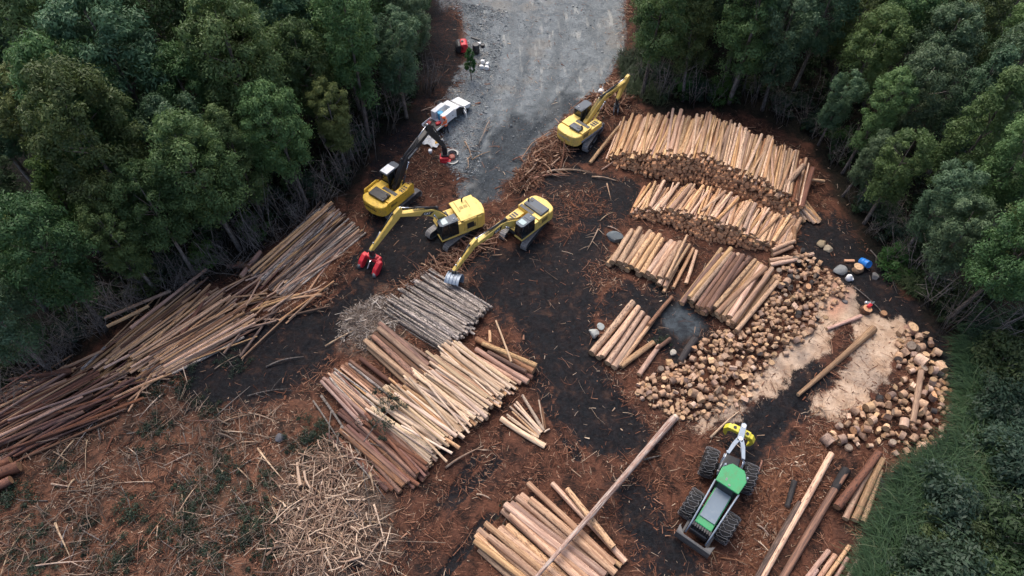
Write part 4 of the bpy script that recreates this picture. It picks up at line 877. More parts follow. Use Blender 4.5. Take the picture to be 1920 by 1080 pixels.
# ================================================================== machines
P_yel = paint('yellow_machine_paint', (.74,.47,.05), .5, dirt=.65, dirtcol=(.24,.155,.08)); P_yel2 = paint('pale_yellow_machine_paint', (.74,.53,.13), .5, dirt=.6, dirtcol=(.28,.2,.11))
P_grey = paint('grey_roof_paint', (.06,.078,.1), .55, dirt=.3, dirtcol=(.16,.15,.14)); P_dark = paint('black_machine_paint', (.022,.024,.028), .45, dirt=.4, dirtcol=(.1,.08,.065))
P_steel = paint('worn_steel', (.19,.195,.2), .45, .5, dirt=.5, dirtcol=(.1,.07,.05)); P_rod = paint('chrome_rod', (.6,.62,.65), .2, .9, dirt=.1)
P_track = paint('muddy_track_steel', (.1,.098,.098), .55, .3, dirt=.6, dirtcol=(.055,.045,.04)); P_shoe = paint('worn_track_shoe', (.24,.235,.235), .5, .3, dirt=.65, dirtcol=(.07,.058,.05))
P_red = paint('red_attachment_paint', (.62,.026,.04), .45, dirt=.4, dirtcol=(.14,.05,.035)); P_white = paint('white_paint', (.8,.81,.81), .35, dirt=.16, dirtcol=(.4,.36,.31))
P_green = paint('green_skidder_paint', (.03,.27,.1), .5, dirt=.55, dirtcol=(.13,.13,.07)); P_blueg = paint('blue_grey_steel', (.25,.3,.36), .45, .2, dirt=.35, dirtcol=(.15,.12,.1))
P_rub = paint('tyre_rubber', (.018,.018,.019), .8, dirt=.6, dirtcol=(.07,.055,.046), spec=.3); P_lime = paint('grapple_yellow_paint', (.62,.55,.05), .45, dirt=.35, dirtcol=(.16,.12,.06))
P_gls = paint('dark_tinted_glass', (.012,.018,.02), .08, dirt=.1, spec=.7); P_sky = paint('skylight_glass', (.1,.21,.24), .12, dirt=.1, spec=.7)
P_let = paint('dark_lettering', (.02,.02,.022), .6, dirt=.1); P_letw = paint('white_lettering', (.75,.75,.73), .6, dirt=.1); P_letg = paint('grey_lettering', (.42,.42,.36), .6, dirt=.1)
P_blue = paint('blue_plastic', (.018,.19,.6), .4, dirt=.15); P_cyan = paint('cyan_plastic', (.03,.36,.62), .4, dirt=.1)

def rot(a, ax): return Matrix.Rotation(a, 4, ax)
def T(x, y, z): return Matrix.Translation((x, y, z))
def stadium(l, r, n=9):
    """closed outline of a track: two half circles"""
    p = [(l/2 + r*math.sin(PI*i/n), r - r*math.cos(PI*i/n)) for i in range(n+1)]
    return p + [(-l/2 - r*math.sin(PI*i/n), r + r*math.cos(PI*i/n)) for i in range(n+1)]
def make_track(parent, y, l, w, rz):
    r = .44; out = stadium(l-2*r, r)
    mb = MB(); mb.prism([(x, z*.88+.05) for x, z in out], y-w*.3, y+w*.3, 'y', .02)
    t = mb.build('track', P_track, parent, rz=rz)
    s = MB(); per = 2*(l-2*r) + 2*PI*r; n = int(per/.2)
    for i in range(n):
        q = i*per/n; a = l-2*r
        if q < a: p, an = (-a/2+q, 0), 0.0
        elif q < a+PI*r: f = (q-a)/r; p, an = (a/2+r*math.sin(f), r-r*math.cos(f)), -f
        elif q < 2*a+PI*r: p, an = (a/2-(q-a-PI*r), 2*r), PI
        else: f = (q-2*a-PI*r)/r; p, an = (-a/2-r*math.sin(f), r+r*math.cos(f)), -PI-f
        M = T(p[0], y, p[1]) @ rot(an, 'Y')
        s.box(-.088, .088, -w/2, w/2, -.035, .02, .008, M); s.box(-.07, -.03, -w/2, w/2, -.075, -.03, 0, M); s.box(.04, .07, -w/2, w/2, -.06, -.03, 0, M)
    s.build('track_shoe', P_shoe, t)
    f = MB(); f.box(-l*.36, l*.36, y-w*.34, y+w*.34, .3, .62, .04)
    for k in range(7): f.lathe([(.13, y-w*.36), (.13, y+w*.36)], 10, T(-l*.36+k*l*.12, 0, .2), 'y')
    f.build('track_frame', P_dark, t)
def cyl(name, a, b, r, mat, parent, split=.55):
    a, b = Vector(a), Vector(b); m = a.lerp(b, split)
    mb = MB(); mb.tube([a, m], r, 10); mb.lathe([(r*1.3, -r*1.5), (r*1.3, r*1.5)], 10, T(*a), 'y'); c = mb.build(name, mat, parent)
    mb = MB(); mb.tube([m, b], r*.55, 8); mb.lathe([(r*1.1, -r*1.3), (r*1.1, r*1.3)], 10, T(*b), 'y'); mb.build('piston_rod', P_rod, c)
    return c
def excavator(name, label, pos, slew, trk, st):
    Y, L1, L2 = st['paint'], st.get('boom', 5.7), st.get('stick', 2.9); sc = st.get('scale', 1.0)
    root = empty(name, (pos.x, pos.y, gz(pos.x, pos.y)-.03), slew); root.scale = (sc, sc, sc); tag(root, label, 'excavator', 'yellow tracked excavators on the landing')
    dr = trk - slew
    for y in (1.25, -1.25): make_track(root, y, 4.5, .62, dr)
    mb = MB(); mb.box(-1.3, 1.3, -1.0, 1.0, .45, .8, .06); mb.lathe([(.72, .75), (.72, 1.08)], 20); mb.build('undercarriage', P_dark, root, rz=dr)
    hood = st.get('hood', 'dark'); hz = 2.35 if hood != 'tall' else 2.75
    # upper frame and counterweight
    mb = MB(); mb.box(-2.0, 1.45, -1.45, 1.45, 1.08, 1.32, .04); mb.box(1.4, 1.85, .42, 1.45, 1.1, 1.3, .03); mb.build('deck', st.get('deck', Y), root)
    cw = [(-1.95,-1.48),(-2.5,-1.44),(-2.85,-1.2),(-3.05,-.7),(-3.1,0),(-3.05,.7),(-2.85,1.2),(-2.5,1.44),(-1.95,1.48)]
    mb = MB(); mb.prism(cw, 1.0, hz-.12, 'z', .12); c = mb.build('counterweight', Y, root)
    if st.get('cwtext'):
        lettering('lettering', st['cwtext'], .34, st.get('cwmat', P_letg), c, T(-3.108, 0, 1.75) @ rot(-PI/2, 'Z') @ rot(PI/2, 'X'))
    # engine bay and side boxes
    mb = MB(); mb.box(-1.95, -.55, -1.44, 1.44, 1.33, hz-.02, .05)
    if hood == 'tall': mb.box(-2.7, -.3, -1.36, 1.36, hz-.1, hz+.06, .06)
    body = mb.build('engine_bay', Y, root)
    mb = MB(); mb.box(-.54, 1.3, -1.44, -.5, 1.33, 1.95, .05); mb.box(.9, 1.38, -1.4, -.6, 1.33, 1.62, .03); tank = mb.build('tank_box', Y, root)
    mb = MB()
    for k in range(3): mb.box(.1+.3*k, .3+.3*k, -1.3, -.7, 1.952, 1.965, 0)
    mb.build('tread_plate', P_dark, tank)
    mb = MB(); mb.box(-.54, .02, .5, 1.44, 1.33, 2.2 if hood != 'tall' else 2.6, .04); mb.build('storage_box', Y, root)
    for sy in (-1, 1):
        mb = MB()
        for k in range(7): mb.box(-1.75+.12*k, -1.68+.12*k, sy*1.443-.006, sy*1.443+.008, 1.55, 2.05, 0)
        mb.build('vent_grille', P_dark, body)
    if hood == 'dark':
        w0, w1, x0, x1 = st.get('hoodbox', (-.95, .95, -2.15, -1.0)); mb = MB(); mb.prism([(x0,w0),(x0,w1),(x1,w1),(x1,w0)], hz-.06, hz+.2, 'z', .05); hd = mb.build('engine_hood', st.get('hoodmat', P_grey), root)
        mb = MB(); mb.box(x0+.25, x0+.5, w0+.15, w0+.5, hz+.2, hz+.24, .01); mb.box(x1-.3, x1-.1, w0+.1, w1-.1, hz+.2, hz+.215, 0); mb.build('hatch', P_dark, hd)
        mb = MB(); mb.box(-.93, -.57, -1.3, .42, hz-.02, hz+.014, .004); mb.build('walkway', P_dark, body)
    else:
        mb = MB()
        for x in (-1.7, -1.25): mb.box(x, x+.35, -.4, -.05, hz+.06, hz+.09, 0)
        mb.box(-.8, -.7, -1.2, .2, hz+.06, hz+.085, 0); mb.box(-1.9, -1.8, -.9, .1, hz+.06, hz+.085, 0); mb.build('vent_grille', paint('louvre_yellow_shade', (.36,.26,.06), .6), body)
        mb = MB(); mb.box(-1.55, -.85, 1.44, 1.46, 1.6, 2.3, 0); mb.build('side_louvre', P_dark, body)
    mb = MB(); mb.tube([(-1.5,-.95,hz), (-1.5,-.95,hz+.4), (-1.62,-.95,hz+.52)], .075, 10); mb.build('exhaust', P_dark, root)
    mb = MB()
    for sy in (-1.38, 1.38):
        if sy > 0 and hood != 'tall': continue
        mb.tube([(-.45,sy,1.95),(-.45,sy,2.85 if hood == 'tall' else 2.6),(1.2,sy,2.75 if hood == 'tall' else 2.5),(1.25,sy,1.9)], .022, 6); mb.tube([(-.45,sy,2.3),(1.22,sy,2.2)], .018, 6)
    mb.build('handrail', st.get('railmat', P_dark), root)
    if st.get('sides'):
        for sy in (-1, 1): mb = MB(); mb.prism([(-2.3,2.1),(-2.2,2.45),(.5,2.2),(1.0,2.5),(1.42,2.4),(1.3,1.35)][::1] if sy < 0 else [(-2.3,2.2),(-2.2,2.6),(-.6,2.6),(-.2,2.3),(-.6,1.6)], sy*1.5-.04, sy*1.5+.04, 'y', .015); mb.build('side_guard', Y, root)
    # cab
    cz = st.get('cabz', 3.05); cx0, cx1 = .06, 1.85
    mb = MB(); mb.prism([(cx0,1.34),(cx1-.05,1.34),(cx1,2.0),(cx1-.28,cz-.1),(cx0,cz-.1)], .5, 1.4, 'y', .04); cab = mb.build('cab', P_gls, root)
    mb = MB()
    for y in (.49, 1.41):
        for a, b in (((cx0+.02,1.34),(cx0+.02,cz-.08)), ((cx1-.06,1.34),(cx1,2.0)), ((cx1,2.0),(cx1-.27,cz-.1)), ((.95,1.34),(.95,cz-.1)), ((cx0,1.36),(cx1-.05,1.36))):
            mb.tube([(a[0],y,a[1]),(b[0],y,b[1])], .04, 6)
    mb.build('cab_frame', P_dark if st.get('cabframe') is None else st['cabframe'], cab)
    mb = MB(); mb.prism([(cx0-.1,.44),(cx0-.1,1.46),(cx1-.22,1.46),(cx1-.02,1.3),(cx1-.02,.6),(cx1-.22,.44)], cz-.11, cz, 'z', .03); mb.box(cx0-.02, cx0+.6, .55, 1.35, cz, cz+.04, .01); rf = mb.build('cab_roof', P_grey, cab)
    if st.get('skylight'): mb = MB(); mb.box(.98, 1.55, .58, 1.3, cz+.003, cz+.03, .008); mb.build('skylight', P_sky, rf)
    if st.get('panel'): mb = MB(); mb.box(cx0-.02, 1.15, .5, 1.4, cz+.045, cz+.075, .008); mb.build('roof_panel', P_white, rf)
    mb = MB(); mb.lathe([(.06, cz+.03), (.06, cz+.12), (.03, cz+.15)], 8, T(.3, 1.1, 0)); mb.build('beacon', P_letw, rf)
    if st.get('door'): mb = MB(); mb.M = T(.95, 1.42, 0) @ rot(R(62), 'Z'); mb.box(-.9, 0, -.02, .02, 1.4, 2.85, .01); mb.tube([(-.9,0,1.4),(-.9,0,2.9),(0,0,2.9),(0,0,1.4),(-.9,0,1.4)], .035, 6); mb.build('cab_door', P_gls, cab)
    mb = MB(); mb.tube([(1.2,-1.4,1.9),(1.3,-1.52,2.45)], .015, 5); mb.box(1.27, 1.33, -1.62, -1.42, 2.4, 2.68, .02); mb.build('mirror', P_dark, root)
    # boom, stick and what hangs from it
    Fz = Vector((.25, 0, 1.65)); Tg = Vector(st['tip'])/sc
    L1, L2 = (Vector(st['elbow'])/sc-Fz).length, (Tg-Vector(st['elbow'])/sc).length
    E = Vector(st['elbow'])/sc; Tp = Tg; ab = math.atan2(E.z-Fz.z, E.x-Fz.x); as_ = math.atan2(Tp.z-E.z, Tp.x-E.x); BM = st.get('boommat', Y)
    prof = [(-.22,-.05),(0,-.25),(.5,-.22),(L1*.36,.42),(L1*.5,.55),(L1*.72,.22),(L1-.1,-.18),(L1+.15,-.12),(L1+.16,.12),(L1-.1,.2),(L1*.75,.68),(L1*.52,1.22),(L1*.4,1.2),(L1*.25,.9),(.25,.3),(-.1,.2)]
    MBm = T(*Fz) @ rot(-ab, 'Y'); mb = MB(); mb.prism(prof, -.22, .22, 'y', .04, MBm); boom = mb.build('boom', BM, root)
    if st.get('boomtext'):
        tx, sz, mt, plate, where = st['boomtext']; pz = L1*where; an = R(st.get('textang', 18))
        for sy in (-1, 1):
            MM = MBm @ T(pz, sy*.226, .62 - (where-.6)*1.9) @ (rot(an, 'Y')) @ (rot(PI/2, 'X') if sy < 0 else rot(PI, 'Z') @ rot(PI/2, 'X'))
            if plate is not None:
                mb = MB(); mb.prism([(-.62,-.2),(.42,-.2),(.66,.2),(-.4,.2)], -.004, .004, 'z', 0, MM); pl = mb.build('badge', plate, boom); lettering('lettering', tx, sz, mt, pl, MM @ T(-.02, 0, .008))
            else: lettering('lettering', tx, sz, mt, boom, MM)
    mb = MB()
    for y in (-.12, -.04, .05, .13): mb.tube([MBm @ Vector(p) for p in ((.2,y,.5),(L1*.3,y,1.1),(L1*.46,y,1.3),(L1*.62,y,1.08),(L1*.8,y,.7))], .022, 5)
    mb.build('hydraulic_hose', P_dark, boom)
    SM = T(*E) @ rot(-as_, 'Y'); sp = [(-.75,.2),(-.6,.42),(.05,.5),(.5,.32),(L2-.1,.16),(L2+.12,.1),(L2+.12,-.12),(L2-.1,-.16),(.4,-.28),(0,-.28),(-.5,-.05)]
    mb = MB(); mb.prism(sp, -.17, .17, 'y', .035, SM); stick = mb.build('stick', st.get('stickmat', BM), root)
    for y in (-.38, .38): cyl('boom_cylinder', Vector((.75, y, 1.25)), MBm @ Vector((L1*.43, y, .75)), .09, st.get('cylmat', Y), root)
    cyl('stick_cylinder', MBm @ Vector((L1*.42, 0, 1.42)), SM @ Vector((-.65, 0, .3)), .09, P_dark, boom, .6)
    cyl('tool_cylinder', SM @ Vector((.2, 0, .6)), SM @ Vector((L2*.82, 0, .32)), .07, P_dark, stick, .6)
    tool = empty('tool', Tp, 0); tool.parent = root
    tool.rotation_euler = (0, 0, st.get('toolrot', 0))
    st['head'](tool)
    return root

def head_processor(t):
    """red processor head lying spread on the ground: two fat arms with grey roller ends"""
    mb = MB(); mb.box(-.2, .2, -.22, .22, -.75, .05, .05); mb.lathe([(.3,-.95),(.34,-.85),(.3,-.72)], 16); mb.build('rotator', P_dark, t)
    mb = MB(); mb.box(-.45, .25, -.75, .75, -1.45, -.95, .1); mb.box(-.3, .1, -.5, .5, -1.0, -.8, .05); b = mb.build('head_frame', P_red, t)
    for s in (-1, 1):
        mb = MB(); mb.prism([(-.1,-1.0),(.3,-.95),(.85,-1.35),(1.15,-1.9),(.95,-2.2),(.6,-2.15),(.35,-1.7),(-.1,-1.4)], .35*s, .82*s, 'y', .08, T(0, .3*s, 0)); a = mb.build('feed_arm', P_red, t)
        mb = MB(); mb.lathe([(.2,-.16),(.3,-.12),(.3,.12),(.2,.16)], 16, T(1.0, s*.9, -2.0) @ rot(R(30)*s, 'Z') @ rot(PI/2, 'X')); mb.build('feed_roller', P_steel, a)
    mb = MB(); mb.prism([(.2,-1.2),(.5,-1.25),(.95,-1.8),(.8,-1.9),(.3,-1.5)], -.08, .02, 'y', .02); mb.build('delimbing_knife', P_rod, t)
def arc(mb, c, r0, r1, a0, a1, y0, y1, n=10, axis='y', M=None):
    po = [(c[0]+r1*math.cos(a0+(a1-a0)*i/n), c[1]+r1*math.sin(a0+(a1-a0)*i/n)) for i in range(n+1)] + [(c[0]+r0*math.cos(a1+(a0-a1)*i/n), c[1]+r0*math.sin(a1+(a0-a1)*i/n)) for i in range(n+1)]
    mb.prism(po, y0, y1, axis, .012, M)
def head_rings(t):
    """red head with curved steel knives, standing on the ground"""
    mb = MB(); mb.box(-.25, .25, -.22, .22, -1.0, .05, .05); mb.box(-.4, .4, -.35, .35, -1.2, -.95, .06); mb.build('rotator', P_dark, t)
    mb = MB(); mb.box(-.55, .35, -.6, .3, -1.75, -1.15, .1); mb.prism([(-.5,-.6),(.5,-.75),(.65,-.3),(-.4,.1)], -1.9, -1.5, 'z', .06); mb.build('head_frame', P_red, t)
    for k, (x, y, z, a0, a1) in enumerate(((.75,.15,-1.2,-.4,3.0),(.75,.05,-1.45,.4,2.6),(.75,-.35,-1.62,3.4,6.2),(.8,-.5,-1.85,3.5,6.0))):
        mb = MB(); arc(mb, (x, y), .5, .66, a0, a1, z-.1, z+.1, 12, 'z'); mb.build('delimbing_knife', P_rod if k % 2 else P_steel, t)
    mb = MB(); mb.lathe([(.2,-.2),(.34,-.15),(.34,.15),(.2,.2)], 14, T(.7, .05, -1.55)); mb.build('feed_roller', paint('rusty_red_roller', (.32,.1,.07), .6), t)
def head_bucket(t):
    """grey ribbed grab bucket with dark tines"""
    mb = MB(); mb.box(-.18, .18, -.2, .2, -.5, .1, .04); mb.box(-.35, .35, -.3, .3, -.62, -.42, .05); mb.build('coupler', P_dark, t)
    mb = MB(); arc(mb, (-.1, -1.0), .62, .7, .7, 3.9, -.55, .55, 16)
    for y in (-.55, -.28, 0, .28, .55): arc(mb, (-.1, -1.0), .69, .76, .7, 3.9, y-.04, y+.04, 16)
    bk = mb.build('bucket_shell', P_blueg, t); bk.location = (.65, .1, .15); bk.scale = (1.25, 1.15, 1.25)
    for y in (-.42, -.14, .14, .42): mb = MB(); arc(mb, (-.5, -.75), .85, 1.03, -1.5, .7, y-.05, y+.05, 10); tn = mb.build('tine', P_dark, t); tn.location = (-.3, 0, -.1)
def head_grapple(t):
    mb = MB(); mb.box(-.16, .16, -.18, .18, -.75, .1, .04); mb.lathe([(.3,-.95),(.34,-.85),(.28,-.7)], 14); mb.build('rotator', P_dark, t)
    for s in (-1, 1):
        for y in (-.22, .22):
            mb = MB(); mb.prism([(0,-.9),(.28*s,-.85),(.62*s,-1.3),(.66*s,-1.9),(.3*s,-2.3),(.24*s,-2.24),(.42*s,-1.85),(.36*s,-1.4),(0,-1.1)], y-.07, y+.07, 'y', .02); mb.build('tine', P_steel, t)
    mb = MB(); mb.box(-.35, .35, -.3, .3, -1.15, -.85, .06); mb.build('grapple_frame', P_dark, t)

def hd(p, q): return math.atan2(q.y-p.y, q.x-p.x)
def rel(root_p, ang, target):
    d = target - root_p; return d.x*math.cos(ang)+d.y*math.sin(ang)
# 1 folded stick, beside the longest stack
p = at(1092, 255); a = R(46)
EX1 = excavator('excavator', 'yellow excavator with grey roof and stick folded back, beside the longest stack', p, a, R(62), dict(paint=P_yel2, elbow=(5.7, 0, 3.05), tip=(4.9, 0, 1.5), head=head_grapple, cwtext='KOMATSU', boomtext=('KOMATSU', .3, P_let, None, .6), hoodbox=(-1.0, .3, -2.1, -1.3), deck=P_blueg, toolrot=.6, scale=.86))
# 2 dark boom, reaching to the utility truck
p = at(741, 378); a = R(53)
EX2 = excavator('excavator', 'yellow excavator with long dark boom and white panel on its cab roof', p, a, R(52), dict(paint=P_yel, elbow=(4.93, 0, 4.5), tip=(6.6, 0, 1.55), boommat=P_dark, cylmat=P_dark, head=head_rings, cwtext='KOMATSU', cwmat=P_let, boomtext=('KOMATSU', .3, P_letw, None, .58), hoodbox=(-.95, .95, -2.25, -1.15), hoodmat=P_dark, panel=1, cabz=3.35, sides=1, railmat=P_yel, toolrot=-.9, scale=.86))
# 3 red processor head, open cab door
p = at(851, 436); a = R(209)
EX3 = excavator('excavator', 'yellow excavator with all yellow rear, open cab door and red head', p, a, R(226), dict(paint=P_yel2, elbow=(4.3, 0, 4.5), tip=(6.95, 0, 1.85), head=head_processor, hood='tall', door=1, skylight=1, boomtext=('CAT', .34, P_letw, P_let, .55), cabz=3.2, toolrot=.45, scale=.84))
# 4 grey bucket over the striped poles
p = at(983, 432); a = R(225)
EX4 = excavator('excavator', 'yellow excavator with dark rear hood and grey bucket over the striped poles', p, a, R(238), dict(paint=P_yel2, elbow=(5.58, 0, 2.85), tip=(7.65, 0, 1.6), head=head_bucket, skylight=1, hoodbox=(-1.1, 1.25, -2.2, -1.0), boomtext=('CAT', .34, P_letw, P_let, .58), scale=.82, toolrot=.5))

# ------------------------------------------------------------------ skidder
def wheel(parent, x, y, z, r, w, rz=0):
    mb = MB(); mb.lathe([(r*.56,-w/2*.8),(r*.72,-w/2),(r*.92,-w/2*.92),(r,-w/2*.6),(r,w/2*.6),(r*.92,w/2*.92),(r*.72,w/2),(r*.56,w/2*.8)], 36, None, 'y')
    for k in range(22):
        for s in (-1, 1): mb.box(-.05, .05, 0, w*.46, r-.01, r+.03, .01, rot(2*PI*(k+.25*s)/22, 'Y') @ T(0, 0, 0) @ rot(R(24)*s, 'Z') @ (T(0, 0, 0) if s > 0 else T(0, -w*.46, 0)))
    ty = mb.build('wheel', P_rub, parent, (x, y, z), rz)
    mb = MB(); mb.lathe([(r*.55,-w*.3),(r*.6,-w*.42),(r*.45,-w*.2),(r*.12,-w*.1),(r*.12,w*.1),(r*.45,w*.2),(r*.6,w*.42),(r*.55,w*.3)], 24, None, 'y'); mb.build('rim', P_dark, ty)
    mb = MB(); n = 14; rr = r+.055
    def on(a, v): # v across the tread, folding over the shoulders
        if abs(v) > .5: q = rr - (abs(v)-.5)*r*.6; yy = math.copysign(w*.52, v)
        else: q = rr - .03*abs(v); yy = v*w*1.0
        return Vector((q*math.sin(a), yy, q*math.cos(a)))
    for k in range(n):
        a0 = 2*PI*k/n; da = 2*PI/n
        for v0, v1 in ((-.25,.25),):
            mb.tube([on(a0, v0), on(a0+da*.25, .25 if 0 else 0.0-.05), on(a0, v1)], .0095, 4, cap=False)
            hexa = [(a0,-.25),(a0+da*.33,-.4),(a0+da*.67,-.4),(a0+da,-.25)]; mb.tube([on(*h) for h in hexa], .0095, 4, cap=False); mb.tube([on(h[0], -h[1]) for h in hexa], .0095, 4, cap=False)
            for s in (-1, 1):
                mb.tube([on(a0+da*.33, .4*s), on(a0+da*.33, .62*s), on(a0+da*.5, .85*s)], .009, 4, cap=False); mb.tube([on(a0+da*.67, .4*s), on(a0+da*.67, .62*s), on(a0+da*.5, .85*s)], .009, 4, cap=False)
            mb.tube([on(a0+da*.5, .0), on(a0+da*.33, .4)], .009, 4, cap=False); mb.tube([on(a0+da*.5, .0), on(a0+da*.67, -.4)], .009, 4, cap=False)
    mb.build('tyre_chain', paint('chain_steel', (.26,.26,.27), .5, .5, dirt=.5) if 'chain_steel' not in bpy.data.materials else bpy.data.materials['chain_steel'], ty)
def skidder():
    A = at(1372, 884, .95); B = at(1335, 969, .95); ax = (A+B)/2
    hf = R(math.degrees(hd(A, B)))
    root = empty('skidder', (ax.x, ax.y, gz(ax.x, ax.y)-.02), hf); tag(root, 'green and grey grapple skidder with chained tyres', 'skidder')
    wb = (B-A).length; print('wheelbase', wb); fr, rr = R(-6), R(7)   # the two halves are steered apart
    xf, xr = wb/2, -wb/2
    for s in (-1, 1):
        wheel(root, xf+.12*s, s*1.17-.17, .9, .9, .84, fr); wheel(root, xr-.14*s, s*1.23-.2, .9, .9, .84, rr)
    G = rot(fr, 'Z')
    mb = MB(); mb.M = G; mb.box(.1, xf+1.5, -.55, .55, .7, 1.2, .08); mb.lathe([(.22,-1.1),(.22,1.1)], 12, T(xf, 0, .9), 'y'); mb.build('front_frame', P_dark, root)
    # engine cover: long glassy grey top, green nose, black grille
    mb = MB(); mb.M = G; mb.prism([(.35,1.1),(xf+1.15,1.1),(xf+1.15,1.75),(.35,2.05)], -.54, .54, 'y', .05); mb.build('engine_bay', P_green, root)
    mb = MB(); mb.M = G; mb.prism([(.3,2.06),(xf+.72,1.84),(xf+.72,1.89),(.3,2.115)], -.48, .48, 'y', .01); mb.build('hood_panel', paint('scuffed_grey_hood', (.13,.175,.22), .3, .1, dirt=.35, dirtcol=(.3,.31,.31)), root)
    mb = MB(); mb.M = G
    for k in range(8): mb.box(xf+1.1, xf+1.4, -.6+.155*k, -.5+.155*k, 1.2, 1.7, .02)
    mb.box(xf+1.05, xf+1.3, -.6, .6, 1.15, 1.66, .02); mb.build('radiator_grille', P_dark, root)
    # cab with green roof
    mb = MB(); mb.M = G; mb.prism([(-.95,1.1),(.45,1.1),(.4,2.1),(.15,2.85),(-.85,2.85)], -.68, .68, 'y', .05); cab = mb.build('cab', P_gls, root)
    mb = MB(); mb.M = G; mb.prism([(.42,-.74),(.42,.74),(-.55,.8),(-.95,.46),(-1.12,.4),(-1.12,-.4),(-.95,-.46),(-.55,-.8)], 2.85, 2.98, 'z', .04); rf = mb.build('cab_roof', P_green, cab)
    mb = MB(); mb.M = G; mb.lathe([(.07, 2.97), (.07, 3.02)], 10, T(.25, .05, 0)); mb.box(-.1, .1, -.3, -.2, 2.975, 2.99, 0); mb.build('roof_cap', P_steel, rf)
    mb = MB(); mb.M = G
    for s in (-1, 1): mb.tube([(.35, s*.76, 2.86), (xf+1.3, s*.66, 1.78), (xf+1.75, s*.66, 1.0)], .05, 8); mb.tube([(-.9, s*.72, 2.85), (-.95, s*.74, 1.1)], .06, 8)
    mb.build('limb_riser', P_blueg, root)
    # decking blade
    mb = MB(); mb.M = G @ T(xf+1.95, 0, 0); mb.prism([(0,.25),(.12,.2),(.2,.6),(.14,1.05),(0,1.1),(.06,.6)], -1.12, 1.12, 'y', .02); mb.build('blade', P_track, root)
    for s in (-1, 1): mb = MB(); mb.M = G; mb.prism([(xf+.8,.6),(xf+1.95,.3),(xf+1.95,.55),(xf+.8,.85)], s*.8-.07, s*.8+.07, 'y', .02); mb.prism([(xf+1.5,s*1.15),(xf+2.05,s*1.1),(xf+2.0,s*.62)], .95, 1.05, 'z', .01); mb.build('blade_arm', P_track, root)
    # rear half: frame, winch, arch and boom
    Q = rot(rr, 'Z'); mb = MB(); mb.M = Q; mb.box(xr-.9, -.35, -.5, .5, .65, 1.25, .07); mb.lathe([(.22,-1.1),(.22,1.1)], 12, T(xr, 0, .9), 'y'); mb.prism([(-.3,-.45),(-.3,.45),(.25,.3),(.25,-.3)], .7, 1.1, 'z', .04); mb.build('rear_frame', P_dark, root)
    mb = MB(); mb.M = Q; mb.lathe([(.35,-.36),(.35,-.3),(.2,-.28),(.2,.28),(.35,.3),(.35,.36)], 18, T(-1.45, 0, 1.5), 'y'); mb.build('winch', P_steel, root)
    mb = MB(); mb.M = Q @ T(-1.1, -.12, 1.6); mb.prism([(-.2,-.14),(.12,-.18),(.2,.1),(-.05,.2)], 0, .3, 'z', .04); mb.build('fuel_can', paint('pink_red_can', (.7,.1,.14), .5), root)
    for s in (-1, 1): mb = MB(); mb.M = Q; mb.prism([(-.95,1.2),(xr-.3,1.2),(xr-.2,2.0),(xr-.45,2.05),(-1.1,1.45)], s*.6-.05, s*.6+.05, 'y', .02); mb.build('arch', P_blueg, root)
    for s in (-1, 1): c = cyl('lift_cylinder', Q @ Vector((-.95, s*.66, 1.75)), Q @ Vector((xr-.55, s*.5, 2.2)), .06, P_steel, root, .45)
    mb = MB(); mb.M = Q; z0, z1 = 2.25, 2.42; x0 = xr-.35
    for s in (-1, 1): mb.prism([(x0,s*.58),(x0,s*.38),(x0-.75,s*.18),(x0-1.05,s*.02),(x0-1.25,s*.02),(x0-1.25,s*.22),(x0-.8,s*.4)], z0, z1, 'z', .02)
    mb.prism([(x0-1.05,-.2),(x0-1.05,.2),(x0-2.35,.16),(x0-2.45,0),(x0-2.35,-.16)], z0, z1, 'z', .03); bm_ = mb.build('boom', P_blueg, root)
    for x in (x0-1.25, x0-2.2): mb = MB(); mb.M = Q; mb.lathe([(.13, z1-.01), (.13, z1+.03)], 16, T(x, 0, 0)); mb.build('boom_pin', P_white, bm_)
    # grapple hanging from the boom tip
    gx = x0-2.15; mb = MB(); mb.M = Q; mb.lathe([(.14, 1.75), (.14, 2.25)], 12, T(gx, 0, 0)); mb.build('rotator', P_dark, root)
    GM = Q @ T(gx, 0, .25) @ rot(R(-8), 'Z') @ Matrix.Diagonal((.9, .85, .9, 1))
    mb = MB(); mb.M = GM; mb.box(-.26, .26, -.72, .72, 1.45, 1.78, .06); g = mb.build('grapple', P_lime, root)
    for s in (-1, 1):
        mb = MB(); mb.M = GM; mb.prism([(s*.35,1.78),(s*.95,1.66),(s*1.2,1.25),(s*1.1,.72),(s*.85,.42),(s*.8,.5),(s*.95,.9),(s*.92,1.2),(s*.6,1.4),(s*.35,1.45)], -.2, .2, 'x', .03); mb.build('tong', P_lime, g)
        mb = MB(); mb.M = GM; mb.prism([(-.12,s*.4),(.1,s*.36),(.14,s*.56),(0,s*.62),(-.1,s*.56)], 1.785, 1.8, 'z', 0); mb.build('emblem', P_let, g)
    return root
skidder()

